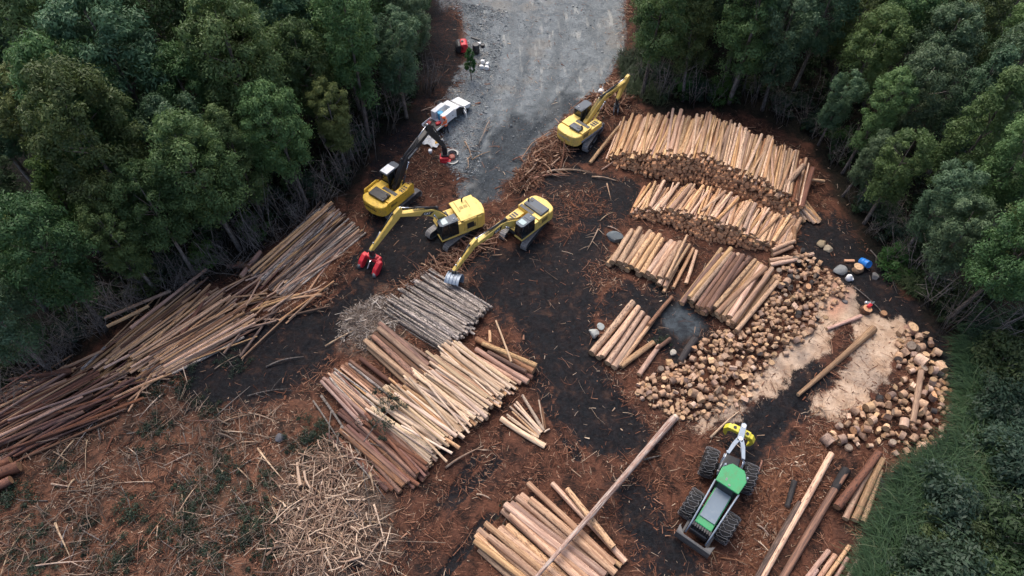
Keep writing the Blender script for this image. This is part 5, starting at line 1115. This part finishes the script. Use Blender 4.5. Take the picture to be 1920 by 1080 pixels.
# ------------------------------------------------------------------ utility truck with its door open
def truck():
    c = at(840, 224); a = hd(at(818, 243, .9), at(862, 208, .9)); root = empty('utility_truck', (c.x, c.y, gz(c.x, c.y)+.02), a); root.scale = (.97, .88, .8); tag(root, 'white utility truck with service boxes, its door open, on the gravel', 'truck')
    mb = MB(); mb.box(-2.5, 2.2, -.45, .45, .45, .65, .03); mb.build('chassis', P_dark, root)
    mb = MB(); mb.prism([(.35,.5),(2.55,.5),(2.62,.75),(2.55,1.02),(1.55,1.14),(.95,1.72),(.3,1.76),(.25,.7)], -.88, .88, 'y', .09); body = mb.build('body', P_white, root)
    mb = MB(); mb.prism([(1.52,1.155),(.98,1.68),(1.03,1.7),(1.58,1.17)], -.72, .72, 'y', .004); mb.build('windscreen', P_gls, body)
    for s in (-1, 1): mb = MB(); mb.prism([(.45,1.15),(1.38,1.15),(.95,1.6),(.45,1.64)], s*.885-.012, s*.885+.012, 'y', .004); mb.build('side_window', P_gls, body)
    mb = MB(); mb.prism([(.42,.6),(1.35,.6),(1.4,1.16),(.98,1.6),(.42,1.62)], -.905, -.87, 'y', .01); mb.build('door_opening', P_dark, body)
    mb = MB(); mb.M = T(1.4, -.9, 0) @ rot(R(62), 'Z'); mb.prism([(-1.0,.58),(0,.58),(0,1.14),(-1.0,1.14)], -.05, .03, 'y', .02); mb.tube([(0,0,1.14),(-.42,0,1.6),(-.95,0,1.62),(-1.0,0,1.14)], .025, 6); mb.build('door', P_white, root)
    mb = MB(); mb.box(1.3, 1.42, -1.12, -.9, 1.15, 1.3, .02); mb.build('mirror', P_dark, root)
    mb = MB(); mb.box(2.56, 2.7, -.86, .86, .42, .68, .05); mb.build('bumper', P_dark, root)
    for s in (-1, 1): mb = MB(); mb.box(2.5, 2.6, s*.75-.12, s*.75+.12, .78, .94, .02); mb.build('headlight', P_rod, body)
    mb = MB(); mb.box(-2.75, .2, -.93, .93, .78, .88, .02)
    for s in (-1, 1): mb.box(-2.75, -1.45, s*.93-.03, s*.93+.03, .88, 1.06, .01)
    mb.build('tray', P_white, root)
    for s in (-1, 1): mb = MB(); mb.box(-1.4, .16, s*.92-(.58 if s > 0 else 0), s*.92+(.58 if s < 0 else 0), .88, 1.95, .05); bx = mb.build('service_box', P_white, root); mb = MB(); mb.box(-1.2, -1.1, s*.935-.01, s*.935+.01, 1.2, 1.3, 0); mb.box(-.2, -.1, s*.935-.01, s*.935+.01, 1.2, 1.3, 0); mb.build('latch', P_dark, bx)
    mb = MB(); mb.box(-2.7, -1.5, -.85, .85, .885, .9, 0); mb.build('tray_mat', P_dark, root)
    for x in (1.75, -1.55):
        for s in (-1, 1):
            mb = MB(); mb.lathe([(.22,-.11),(.34,-.12),(.37,-.07),(.37,.07),(.34,.12),(.22,.11)], 20, None, 'y'); w_ = mb.build('wheel', P_rub, root, (x, s*.82, .37)); mb = MB(); mb.lathe([(.05,-.13),(.21,-.1),(.21,.1),(.05,.13)], 14, None, 'y'); mb.build('rim', P_steel, w_)
    ca, sa = math.cos(a), math.sin(a); W_ = lambda x, y, z: (c.x + .97*x*ca - .88*y*sa, c.y + .97*x*sa + .88*y*ca, gz(c.x, c.y)+.02+.8*z)
    d = drum('tank', (0, 0, 0), .27, .75, P_cyan, 'bright cyan tank standing between the white service boxes', 'tank'); d.location = W_(-.95, 0, .89)
    mb = MB(); mb.box(-.25, .25, -.15, .15, 0, .2, .04); mb.tube([(-.2,0,.2),(-.1,0,.32),(.12,0,.32),(.2,0,.2)], .02, 6); o = mb.build('tool_case', P_red, None); o.location = W_(-1.7, -.35, .9); o.rotation_euler.z = .4; tag(o, 'small red tool case on the tray of the white truck', 'tool case')
    mb = MB(); mb.box(-.22, .22, -.2, .2, 0, .16, .03); mb.tube([(-.15,.1,.16),(.5,.1,.2)], .03, 6); o = mb.build('chainsaw', paint('dull_red_plastic', (.42,.07,.06), .5), None); o.location = W_(-2.2, .5, .9); o.rotation_euler.z = 1.2; tag(o, 'dull red chainsaw on the rear corner of the truck tray', 'chainsaw')
def drum(name, loc, r, h, mat, label, cat, M=None):
    mb = MB(); mb.M = M or Matrix.Identity(4); mb.lathe([(r*.94,0),(r,.02),(r,h*.32),(r*1.04,h*.34),(r,h*.36),(r,h*.64),(r*1.04,h*.66),(r,h*.68),(r,h-.02),(r*.94,h),(r*.9,h-.03)], 24); o = mb.build(name, mat); o.location = loc; return tag(o, label, cat)
truck()

# ------------------------------------------------------------------ the person beside the truck
def person():
    p = at(838, 252); root = empty('person', (p.x, p.y, gz(p.x, p.y)+.02), R(150)); root.scale = (1.08, 1.08, 1.08); tag(root, 'person in orange and white work shirt and orange helmet beside the truck tray', 'person')
    J = dict(pel=(0,0,.93), wst=(.01,0,1.08), chs=(.04,0,1.32), nck=(.07,0,1.48), hd0=(.1,0,1.58), hd1=(.12,0,1.7))
    V, E, Rd = [], [], []
    def v(c, r): V.append(c); Rd.append(r); return len(V)-1
    def e(*ids): E.extend(zip(ids, ids[1:]))
    pel = v(J['pel'], .15); w_ = v(J['wst'], .14); ch = v(J['chs'], .17); nk = v(J['nck'], .062); h0 = v(J['hd0'], .09); h1 = v(J['hd1'], .098); e(pel, w_, ch, nk, h0, h1)
    skin = paint('skin', (.5,.3,.22), .6, dirt=.05); cloth = paint('navy_work_trousers', (.02,.025,.04), .9, dirt=.3); orange = paint('orange_work_shirt', (.85,.16,.05), .8, dirt=.1); band = paint('white_shirt_band', (.75,.74,.72), .7, dirt=.1); boot = paint('brown_boots', (.07,.045,.03), .8)
    for s in (-1, 1):
        hip = v((0,.1*s,.9), .105); kn = v((.05+.07*s,.12*s,.5), .075); an = v((.0+.12*s,.13*s,.1), .052); toe = v((.16+.12*s,.14*s,.045), .045); e(pel, hip, kn, an, toe)
        sh = v((.05,.2*s,1.42), .075); el = v((.12,.29*s,1.15), .052); wr = v((.3,.22*s,1.02), .038); pa = v((.36,.2*s,.99), .04); e(ch, sh, el, wr, pa)
        for k in range(4):
            f0 = v((.4, .2*s+(k-1.5)*.021, .985), .012); f1 = v((.425+(1-abs(k-1.5)*.4)*.012, .2*s+(k-1.5)*.024, .965), .0105); f2 = v((.43, .2*s+(k-1.5)*.024, .935), .009); e(pa, f0, f1, f2)
        t0 = v((.365, .2*s-.045*s, .985), .013); t1 = v((.395, .2*s-.062*s, .965), .011); e(pa, t0, t1)
    me = bpy.data.meshes.new('body'); me.from_pydata(V, E, []); o = link('body', me, root)
    sk = o.modifiers.new('skin', 'SKIN'); sk.use_smooth_shade = True
    for i, r in enumerate(Rd): me.skin_vertices[0].data[i].radius = (r, r); me.skin_vertices[0].data[i].use_root = (i == 0)
    o.modifiers.new('sub', 'SUBSURF').levels = 2; o.modifiers['sub'].render_levels = 2
    bpy.context.view_layer.update(); m2 = bpy.data.meshes.new_from_object(o.evaluated_get(bpy.context.evaluated_depsgraph_get())); o.modifiers.clear(); o.data = m2
    m2.materials.clear()
    for m in (skin, cloth, orange, band, boot): m2.materials.append(m)
    for pl in m2.polygons:
        c = pl.center; pl.use_smooth = True; arm = abs(c.y) > .22 or c.x > .2
        pl.material_index = (4 if c.z < .13 else 1) if c.z < .97 and c.x < .28 and not (arm and c.z > .93) else (0 if c.z > 1.47 or (c.x > .29 and c.z < 1.08) else (3 if 1.12 < c.z < 1.2 and not arm else 2))
    mb = MB(); mb.lathe([(.001,1.835),(.06,1.83),(.105,1.79),(.125,1.73),(.13,1.69),(.155,1.68),(.15,1.672)], 18, T(.12,0,0)); mb.prism([(.2,-.1),(.32,-.07),(.34,0),(.32,.07),(.2,.1)], 1.675, 1.69, 'z', .003); mb.build('helmet', orange, root)
    mb = MB(); mb.lathe([(.001,1.72),(.09,1.71),(.107,1.66),(.1,1.58),(.06,1.52)], 14, T(.09,0,0)); mb.build('hair', paint('dark_brown_hair', (.04,.025,.018), .8), root)
    mb = MB(); mb.prism([(.2,1.66),(.235,1.6),(.2,1.595)], -.014, .014, 'y', .004); mb.build('nose', skin, root)
    for s in (-1, 1): mb = MB(); mb.lathe([(.004,-.006),(.011,0),(.004,.006)], 8, T(.207, .036*s, 1.655), 'y'); mb.build('eye', P_let, root); mb = MB(); mb.lathe([(.012,-.008),(.028,0),(.012,.008)], 8, T(.1, .1*s, 1.635), 'y'); mb.build('ear', skin, root)
    mb = MB(); mb.box(.196, .208, -.024, .024, 1.555, 1.565, .002); mb.build('mouth', paint('lips', (.36,.14,.11), .6), root)
person()

# ------------------------------------------------------------------ small things about the landing
def sit(px, py, dz=0.0): p = at(px, py); return (p.x, p.y, gz(p.x, p.y)+dz)
mb = MB(); mb.lathe([(.42,0),(.52,.1),(.55,.7),(.5,1.4),(.42,1.5)], 20, rot(PI/2, 'X') @ T(0, .62, -.9)); o = empty('fuel_tank', sit(862, 97), R(8)); o.scale = (.85, .85, .85); tag(o, 'red fuel tank with dark round end standing under the trees', 'tank'); mb.build('drum_end', P_dark, o)
mb = MB(); mb.prism([(.0,0.1),(.95,.1),(1.02,.95),(.8,1.25),(.15,1.2)], -.6, .75, 'y', .1); mb.build('tank_body', P_red, o); mb = MB(); mb.lathe([(.14,1.15),(.14,1.32)], 12, T(.4, .1, 0)); mb.tube([(.1,-.3,1.2),(.1,-.3,1.4),(.1,.4,1.4),(.1,.4,1.2)], .03, 6); mb.build('filler_cap', P_dark, o)
drum('drum', sit(893, 100), .36, 1.05, P_dark, 'black open drum on the road edge beside the rusty sand patch', 'drum')
drum('pot', sit(905, 88), .22, .32, P_dark, 'small black pot on the rusty sand patch', 'pot')
mb = MB(); mb.box(-.3, .3, -.12, .12, 0, .22, .03); o = mb.build('carton', P_white); o.location = sit(896, 84); tag(o, 'single pale carton on the rusty sand patch', 'carton')
mb = MB(); mb.box(-.5, .5, -.1, .1, 0, .14, .02); o = mb.build('plank', P_dark); o.location = sit(891, 74); o.rotation_euler.z = -.5; tag(o, 'dark plank lying beyond the rusty sand patch', 'plank')
for (x, y, a, lb) in ((905,119,.2,'white jerrycan farthest up the road in the group of four'), (914,123,1.2,'upright looking white jerrycan nearest the road centre in the group of four'), (903,128,.1,'white jerrycan lying long and level nearest the trees in the group of four'), (913,130,-.1,'white jerrycan nearest the truck in the group of four')):
    mb = MB(); mb.prism([(-.28,0),(.28,0),(.28,.36),(.1,.48),(-.22,.48),(-.28,.36)], -.17, .17, 'y', .05); mb.lathe([(.05,.46),(.05,.56)], 10, T(.2,0,-.06)); o = mb.build('jerrycan', P_white); o.scale = (.8, .8, .8); o.location = sit(x, y); o.rotation_euler.z = a; tag(o, lb, 'jerrycan')
mb = MB(); p = at(812, 268); pts = []
v = []; n = 9
for i in range(n):
    for j in range(n): v.append((1.9*(i/(n-1)-.5)+.08*math.sin(j*2.1), 1.25*(j/(n-1)-.5)+.08*math.sin(i*1.7), .1+.13*math.sin(i*1.9)*math.cos(j*1.6)+.05*math.sin(i*3+j*2)))
f = [(i*n+j, (i+1)*n+j, (i+1)*n+j+1, i*n+j+1) for i in range(n-1) for j in range(n-1)]
me = np_mesh('tarpaulin', v, f, paint('white_tarpaulin', (.72,.72,.7), .6, dirt=.2), smooth=True); o = link('tarpaulin', me); o.location = sit(808, 267, .1); o.rotation_euler.z = -.5; o.modifiers.new('thick', 'SOLIDIFY').thickness = .02; tag(o, 'crumpled white tarpaulin on the ground under the dark boom', 'tarpaulin')
mb = MB(); mb.box(-.22, .22, -.16, .16, 0, .3, .04); o = mb.build('tool_box', paint('orange_yellow_plastic', (.8,.42,.03), .5)); o.location = sit(821, 271, .02); tag(o, 'orange yellow box at the corner of the white tarpaulin', 'box')
mb = MB(); mb.lathe([(.16,0),(.18,.02),(.18,.3),(.14,.34),(.12,.3)], 16); o = mb.build('bucket', P_white); o.location = sit(807, 286); tag(o, 'small white bucket on the red bark beside the dark boom', 'bucket')
mb = MB(); mb.lathe([(.05,0),(.3,.05),(.34,.3),(.2,.5),(.06,.55)], 14); mb.tube([(0,0,.5),(.1,.05,.75)], .04, 6); o = mb.build('sack', P_white); o.location = sit(1127, 176); tag(o, 'round white sack on the bark windrow behind the folded excavator', 'sack')
M = T(0, 0, .33) @ rot(R(90), 'X') @ T(0, 0, -.5)
d = drum('drum', sit(1618, 500, .45), .3, .85, P_blue, 'bright blue drum lying on a sawn stump by the forest edge', 'drum', rot(R(20), 'Z') @ rot(R(62), 'X') @ T(0, 0, -.45))
def stump(px, py, r, h, label, mat=('thick', E_pale), tilt=0):
    me = log_mesh('stump', (LM[mat[0]][0], mat[1]), seed=px, seg=14, rings=5, bumps=.1, taper=-.0, knots=3); p = Vector(sit(px, py, -.05)); put_log('stump', p, p + Vector((tilt, 0, h)), r, None, label, mesh=me)['category'] = 'stump'
stump(1606, 506, .38, .5, 'sawn stump under the bright blue drum'); stump(1622, 585, .36, .55, 'split stump with the red chainsaw beside the pink sawdust', ('brown', E_tan)); stump(1655, 590, .25, .3, 'low dark stump beside the stump with the chainsaw', ('brown', E_tan)); stump(1704, 620, .42, .6, 'tall pale stump at the upper end of the farther round heap', ('golden', E_pale), .1)
mb = MB(); mb.box(-.2, .18, -.12, .12, 0, .24, .05); mb.tube([(-.2,0,.24),(-.05,0,.34),(.15,0,.26)], .02, 6); c = empty('chainsaw', sit(1624, 582, .5), .6); tag(c, 'red chainsaw lying on the split stump near the sawdust', 'chainsaw'); mb.build('motor', P_red, c); mb = MB(); mb.prism([(.18,-.02),(.62,-.03),(.66,.04),(.62,.1),(.18,.1)], .08, .1, 'z', .003); mb.build('guide_bar', P_rod, c)
mb = MB(); mb.lathe([(.14,0),(.16,.1),(.1,.22),(.03,.25)], 10); mb.box(.05, .4, -.14, .14, 0, .12, .04); o = mb.build('foil_bag', paint('silver_foil', (.7,.72,.74), .25, .8, dirt=.1)); o.location = sit(1622, 571, .1); tag(o, 'crumpled silver bag behind the split stump', 'bag')
mb = MB(); mb.lathe([(.2,0),(.24,.05),(.22,.4),(.1,.5),(.09,.56)], 14); mb.box(-.05, .35, -.18, .18, 0, .22, .05); o = mb.build('water_can', P_white); o.location = sit(1590, 524); tag(o, 'white water can beside the grey rock and the sawn rounds', 'water can')
mb = MB(); mb.box(-.4, .4, -.11, .11, 0, .16, .02); o = mb.build('timber_block', paint('fresh_block_wood', (.5,.27,.16), .8)); o.location = sit(1592, 490); tag(o, 'short square timber block lying near the blue drum', 'timber')
def rock(px, py, s, label, col=(.2,.21,.21), seed=0, flat=.6):
    r = np.random.default_rng(seed+px); bm = bmesh.new(); bmesh.ops.create_icosphere(bm, subdivisions=3, radius=1)
    pl = [(Vector(r.normal(size=3)).normalized(), r.uniform(.55, .85)) for _ in range(9)]
    for v in bm.verts:
        for n_, d_ in pl:
            e_ = v.co.dot(n_) - d_
            if e_ > 0: v.co -= n_*e_
        v.co += Vector(r.normal(0, .012, 3)); v.co.z *= flat
    me = bpy.data.meshes.new('rock'); bm.to_mesh(me); bm.free(); me.materials.append(paint('rock_face', col, .85, dirt=.5, dirtcol=(.09,.08,.075), spec=.2)); o = link('rock', me); o.location = sit(px, py, s*.2); o.scale = (s, s*.8, s); o.rotation_euler.z = r.uniform(0, 6); tag(o, label, 'rock')
rock(1574, 508, .62, 'large slab of grey rock at the edge of the sawn rounds'); rock(1540, 459, .48, 'brownish rock farther of the two behind the second stack', (.25,.2,.13)); rock(1552, 468, .46, 'pale brown rock nearer of the two behind the second stack', (.3,.25,.18))
rock(1152, 448, .75, 'dark grey rock at the far end of the short thick row', (.12,.14,.15)); rock(1113, 627, .5, 'light grey rock beside the raft of six thick logs', (.34,.35,.33)); rock(1126, 614, .35, 'flat pale rock just beyond the light grey one', (.3,.32,.31), flat=.35)
rock(526, 822, .42, 'dark round rock lying in the slash', (.09,.09,.1)); rock(1262, 662, .3, 'pale stone between the puddle and the round heap', (.36,.33,.28)); rock(1583, 566, .25, 'dark stone on the pink sawdust', (.14,.13,.13)); rock(1640, 520, .4, 'grey stone lying below the blue drum', (.13,.13,.13))
# ------------------------------------------------------------------ branches left lying about, one by one
BR = []
def branch_mesh(seed, forks):
    r = np.random.default_rng(seed); mb = MB(); ph = r.uniform(0, 6); a = [Vector((t, .03*math.sin(t*2.2+ph), .03*math.sin(t*4))) for t in np.linspace(0, 1, 6)]
    w = r.uniform(.014, .02); mb.tube(a, [w*(1-.7*i/5) for i in range(6)], 6)
    for _ in range(forks):
        i = int(r.integers(1, 5)); g = r.choice([-1, 1])*r.uniform(.4, 1.0); l = r.uniform(.15, .4); d = Vector((math.cos(g), math.sin(g), r.uniform(0, .3)))*l; mb.tube([a[i], a[i]+d*.5, a[i]+d+Vector((l*.15, 0, 0))], [w*.5, w*.35, .002], 5)
    o = mb.build('branch', DEADW); me = o.data; bpy.data.objects.remove(o); return me
BMESH = [branch_mesh(900+i, f) for i, f in enumerate((0, 1, 3, 4, 2, 0))]
BMAT = {'grey': DEADW, 'tan': log_mat('weathered_branch', (.46,.33,.22), (.26,.16,.1), (.12,.075,.05), .6, 1.5), 'red': log_mat('red_branch', (.26,.12,.07), (.14,.06,.04), (.06,.04,.03), .6, 1.5)}
BMM = {}
for k, m in BMAT.items():
    BMM[k] = []
    for me in BMESH: c = me.copy(); c.materials[0] = m; BMM[k].append(c)
GRID = [((250,780),'below the middle pole pile'),((120,900),'near the split red stump'),((430,800),'beside the black mud'),((330,950),'in the middle of the slash'),((560,880),'at the upper side of the pale stick heap'),((200,1040),'at the near edge of the slash'),((660,960),'on the pale stick heap'),((620,520),'on the red bark patch'),((1000,330),'on the roadside windrow'),((820,510),'between the two nearest excavators'),((1130,370),'below the longest stack'),((1120,540),'on the black mud in the middle'),((900,960),'on the mud before the crossed stack'),((1150,880),'beside the long felled trunk'),((1500,850),'beside the skidder'),((1560,690),'on the sawdust strip'),((930,180),'on the gravel road')]
GRIDW = [(at(*q), n) for q, n in GRID]
def branch(a, b, k, r=1.0):
    a, b = Vector(sit(*a, .1)), Vector(sit(*b, .12)); d = b-a
    for m, hh in MOUNDS:
        for q in (a, b): q.z += float(hh*sstep(-.8, 1.2, sdist(m, np.array([q.x]), np.array([q.y])))[0])*.6
    d = b-a; o = link('branch', random.choice(BMM[k])); o.rotation_mode = 'QUATERNION'; o.rotation_quaternion = d.to_track_quat('X', 'Z'); o.location = a; l = d.length; o.scale = (l, max(1.2, l*.8)*(1 if r < 2 else 1.2), 2.6*r); o.scale.y = max(o.scale.y, 2.6*r)
    w = min(GRIDW, key=lambda g: (g[0]-a).length)[1]; lb = {'grey': 'grey', 'tan': 'tan peeled', 'red': 'reddish'}[k] + ' ' + ('long' if l > 3 else 'short') + ' branch lying ' + w; tag(o, lb, 'branch', lb)
for a, b, k, r in (((132,735),(200,815),'grey',1), ((305,737),(262,785),'tan',1.4), ((240,752),(300,743),'tan',1), ((138,825),(92,890),'tan',1.3), ((100,850),(137,870),'tan',1), ((200,865),(155,910),'tan',1), ((253,840),(268,915),'grey',1.2), ((360,848),(300,877),'tan',1.3), ((107,980),(128,1050),'tan',1.6), ((55,1067),(190,1050),'tan',1.1), ((487,840),(540,912),'tan',1.5), ((420,810),(505,823),'tan',1.3), ((415,795),(470,780),'tan',1.3), ((297,985),(290,1025),'tan',1), ((342,1003),(400,1045),'tan',1.1), ((470,1000),(520,940),'tan',1.3), ((510,935),(555,960),'tan',1.3), ((100,905),(140,915),'tan',1.5), ((145,900),(125,930),'tan',1.5), ((405,975),(465,960),'grey',1), ((545,895),(612,935),'tan',1.4), ((612,895),(600,960),'tan',1.2), ((640,880),(590,985),'tan',1.3), ((620,990),(655,905),'tan',1.2), ((560,1040),(620,1000),'tan',1.2), ((680,935),(625,1010),'tan',1.6), ((700,950),(725,1040),'tan',1.6), ((715,1010),(680,1060),'tan',1.5), ((645,1000),(660,1060),'tan',1.4), ((560,960),(540,1040),'tan',1.2),
    ((585,755),(660,860),'grey',1.6), ((600,745),(700,900),'grey',1.4), ((660,860),(720,940),'grey',2.0), ((690,890),(705,935),'tan',2), ((465,745),(540,730),'grey',1), ((403,693),(462,662),'tan',1), ((340,660),(355,730),'tan',1), ((500,690),(570,672),'grey',2.0), ((405,780),(470,725),'grey',1), ((180,790),(130,850),'grey',1.2),
    ((1010,330),(1085,318),'tan',2.0), ((990,340),(1070,325),'red',1.6), ((1000,325),(980,355),'tan',1.2), ((1030,325),(1100,322),'tan',1.3), ((1110,332),(1160,342),'rose',1.6) if 0 else ((1110,332),(1160,342),'tan',1.6), ((1140,345),(1145,375),'tan',1.4), ((1120,430),(1100,470),'tan',1.2), ((1140,425),(1165,440),'tan',1.2), ((1125,415),(1150,400),'tan',1.2), ((960,300),(1000,290),'red',1.4), ((870,268),(885,300),'tan',1.5), ((875,298),(880,318),'tan',1.2), ((900,275),(915,235),'grey',1.6), ((885,300),(920,285),'tan',1), ((905,255),(920,225),'tan',1.2), ((815,195),(842,185),'tan',1.4), ((790,210),(830,198),'tan',1),
    ((820,510),(875,465),'red',2.0), ((800,520),(860,500),'red',1.8), ((845,440),(830,480),'red',2.2), ((760,540),(800,505),'red',2), ((770,520),(800,545),'tan',1.6), ((860,480),(910,430),'red',2), ((790,495),(815,520),'tan',2),
    ((838,882),(905,833),'tan',2.0), ((640,620),(760,640),'grey',1.4), ((610,650),(690,615),'tan',1.4), ((690,640),(720,625),'tan',1.4), ((1205,860),(1240,855),'grey',1.6), ((895,925),(920,940),'tan',1.6), ((1330,820),(1395,770),'tan',2.0), ((1532,768),(1527,782),'tan',1.4), ((1534,765),(1550,785),'tan',1.4), ((1600,540),(1660,590),'grey',1), ((1630,470),(1680,540),'grey',1.2), ((1430,865),(1410,900),'red',1.5), ((1420,985),(1440,1010),'tan',1.4), ((1320,1020),(1345,1060),'tan',1.2), ((1350,1050),(1420,1060),'red',1.2)):
    branch(a, b, k, r)
for q in sample_in(SLASH, 95):
    a = random.uniform(0, 6.3); l = random.uniform(.8, 2.6); u0 = proj((q[0], q[1], 0)); u1 = proj((q[0]+l*math.cos(a), q[1]+l*math.sin(a), 0)); branch(u0[:2], u1[:2], random.choice(['tan', 'grey', 'tan', 'red']), random.uniform(.7, 1.2))
for q in sample_in(PALEPILE, 40):
    a = random.uniform(0, 6.3); l = random.uniform(.9, 2.4); u0 = proj((q[0], q[1], 0)); u1 = proj((q[0]+l*math.cos(a), q[1]+l*math.sin(a), 0)); branch(u0[:2], u1[:2], 'tan', random.uniform(.8, 1.4))
for a, b, r, lb in (((-20,905),(45,880),.34,'broad red split slab on top of the slab heap below the lowest pile'), ((-30,935),(30,905),.3,'red split slab nearest the slash in the slab heap'), ((-10,885),(28,868),.26,'red split slab nearest the lowest pile in the slab heap')): put_log('split_slab', ga(*a, .4), ga(*b, .5), r, 'red', lb)
# --- leafy tops left in the slash
LT = []; M_SLASHLEAF = leaf_mat('wilted_leaves', [(.014,.026,.016),(.03,.05,.03),(.06,.085,.05)])
for i in range(4):
    r = np.random.default_rng(600+i); C = np.stack([r.uniform(-.9, 1.4, 22), r.normal(0, .5, 22), r.uniform(.03, .22, 22)], 1); V, Fq, T_ = leaf_cloud(C, r.uniform(.12, .4, 22), 60, .055, np.clip(r.normal(.3, .2, 22), 0, 1), flat=.4, seed=620+i); LT.append(np_mesh('foliage', V, Fq, M_SLASHLEAF, T_))
mb = MB(); mb.tube([(-1.5,0,.06),(-.4,.1,.1),(.5,0,.14),(1.2,.1,.14)], [.03,.024,.016,.005], 6)
for k in range(6): mb.tube([(-.4+.25*k,.05,.15),(-.2+.25*k,.35*(-1)**k,.25)], [.015,.005], 4)
so = mb.build('stem', DEADW); LST = so.data; bpy.data.objects.remove(so)
def leafy(px, py, s, rz, lb, z=0, grp=None):
    e = empty('leafy_branch', sit(px, py, z), rz); e.scale = (s, s, s); tag(e, lb, 'branch', grp); link('stem', LST, e); link('foliage', random.choice(LT), e)
leafy(722, 800, 1.25, 1.0, 'leafy branch lying over the corner of the pale stack', 1.0)
leafy(714, 888, .7, .5, 'small leafy tip beside the red barked logs')
for px, py in ((410,850),(425,880),(405,790),(280,815),(330,985),(350,1000),(300,1010),(245,1040),(210,1050),(450,1020),(520,1015),(545,970),(640,850),(650,910),(570,860),(505,905),(60,1000),(40,940),(240,955),(150,1010),(660,760),(430,690),(400,1060),(120,870),(300,730),(380,760),(20,1060),(90,1060),(460,960),(360,920),(570,820),(610,880),(500,1060)):
    w = min(GRIDW, key=lambda g: (g[0]-at(px, py)).length)[1]; lb = 'green leafy branch top ' + w; leafy(px+random.gauss(0, 5), py+random.gauss(0, 5), random.uniform(.7, 1.35), random.uniform(0, 6.3), lb, grp=lb)
leafy(788, 840, .9, 2, 'lone leafy tip on the ground below the pale stack'); leafy(955, 965, .7, 1, 'lone leafy tip between mud track and crossed stack'); leafy(1235, 640, .6, 0, 'withered leafy tip beside the small raft of logs')
# ================================================================== daylight under an overcast sky
w = bpy.data.worlds.new('World'); S.world = w; w.use_nodes = True; nt = w.node_tree
sky = nt.nodes.new('ShaderNodeTexSky'); sky.sky_type = 'NISHITA'; sky.sun_disc = False
SUN_EL, SUN_AZ = R(58), R(-20)
sky.sun_elevation = SUN_EL; sky.sun_rotation = SUN_AZ; sky.dust_density = 5.0; sky.air_density = 0.85; sky.ozone_density = 1.0
bg = nt.nodes['Background']; nt.links.new(sky.outputs[0], bg.inputs[0]); bg.inputs[1].default_value = .145
ld = bpy.data.lights.new('sun', 'SUN'); lo = bpy.data.objects.new('sun', ld); COL.objects.link(lo); ld.energy = 1.1; ld.angle = R(45); ld.color = (1, .95, .87)
dv = Vector((math.sin(SUN_AZ)*math.cos(SUN_EL), math.cos(SUN_AZ)*math.cos(SUN_EL), math.sin(SUN_EL)))
lo.rotation_mode = 'QUATERNION'; lo.rotation_quaternion = dv.to_track_quat('Z', 'Y')
S.view_settings.view_transform = 'Standard'; S.view_settings.look = 'None'; S.view_settings.gamma = 1; S.view_settings.use_curve_mapping = False
S.view_settings.exposure = 0.9
S.cycles.max_bounces = 6; S.cycles.diffuse_bounces = 3; S.cycles.glossy_bounces = 2; S.cycles.transmission_bounces = 3; S.cycles.use_denoising = True
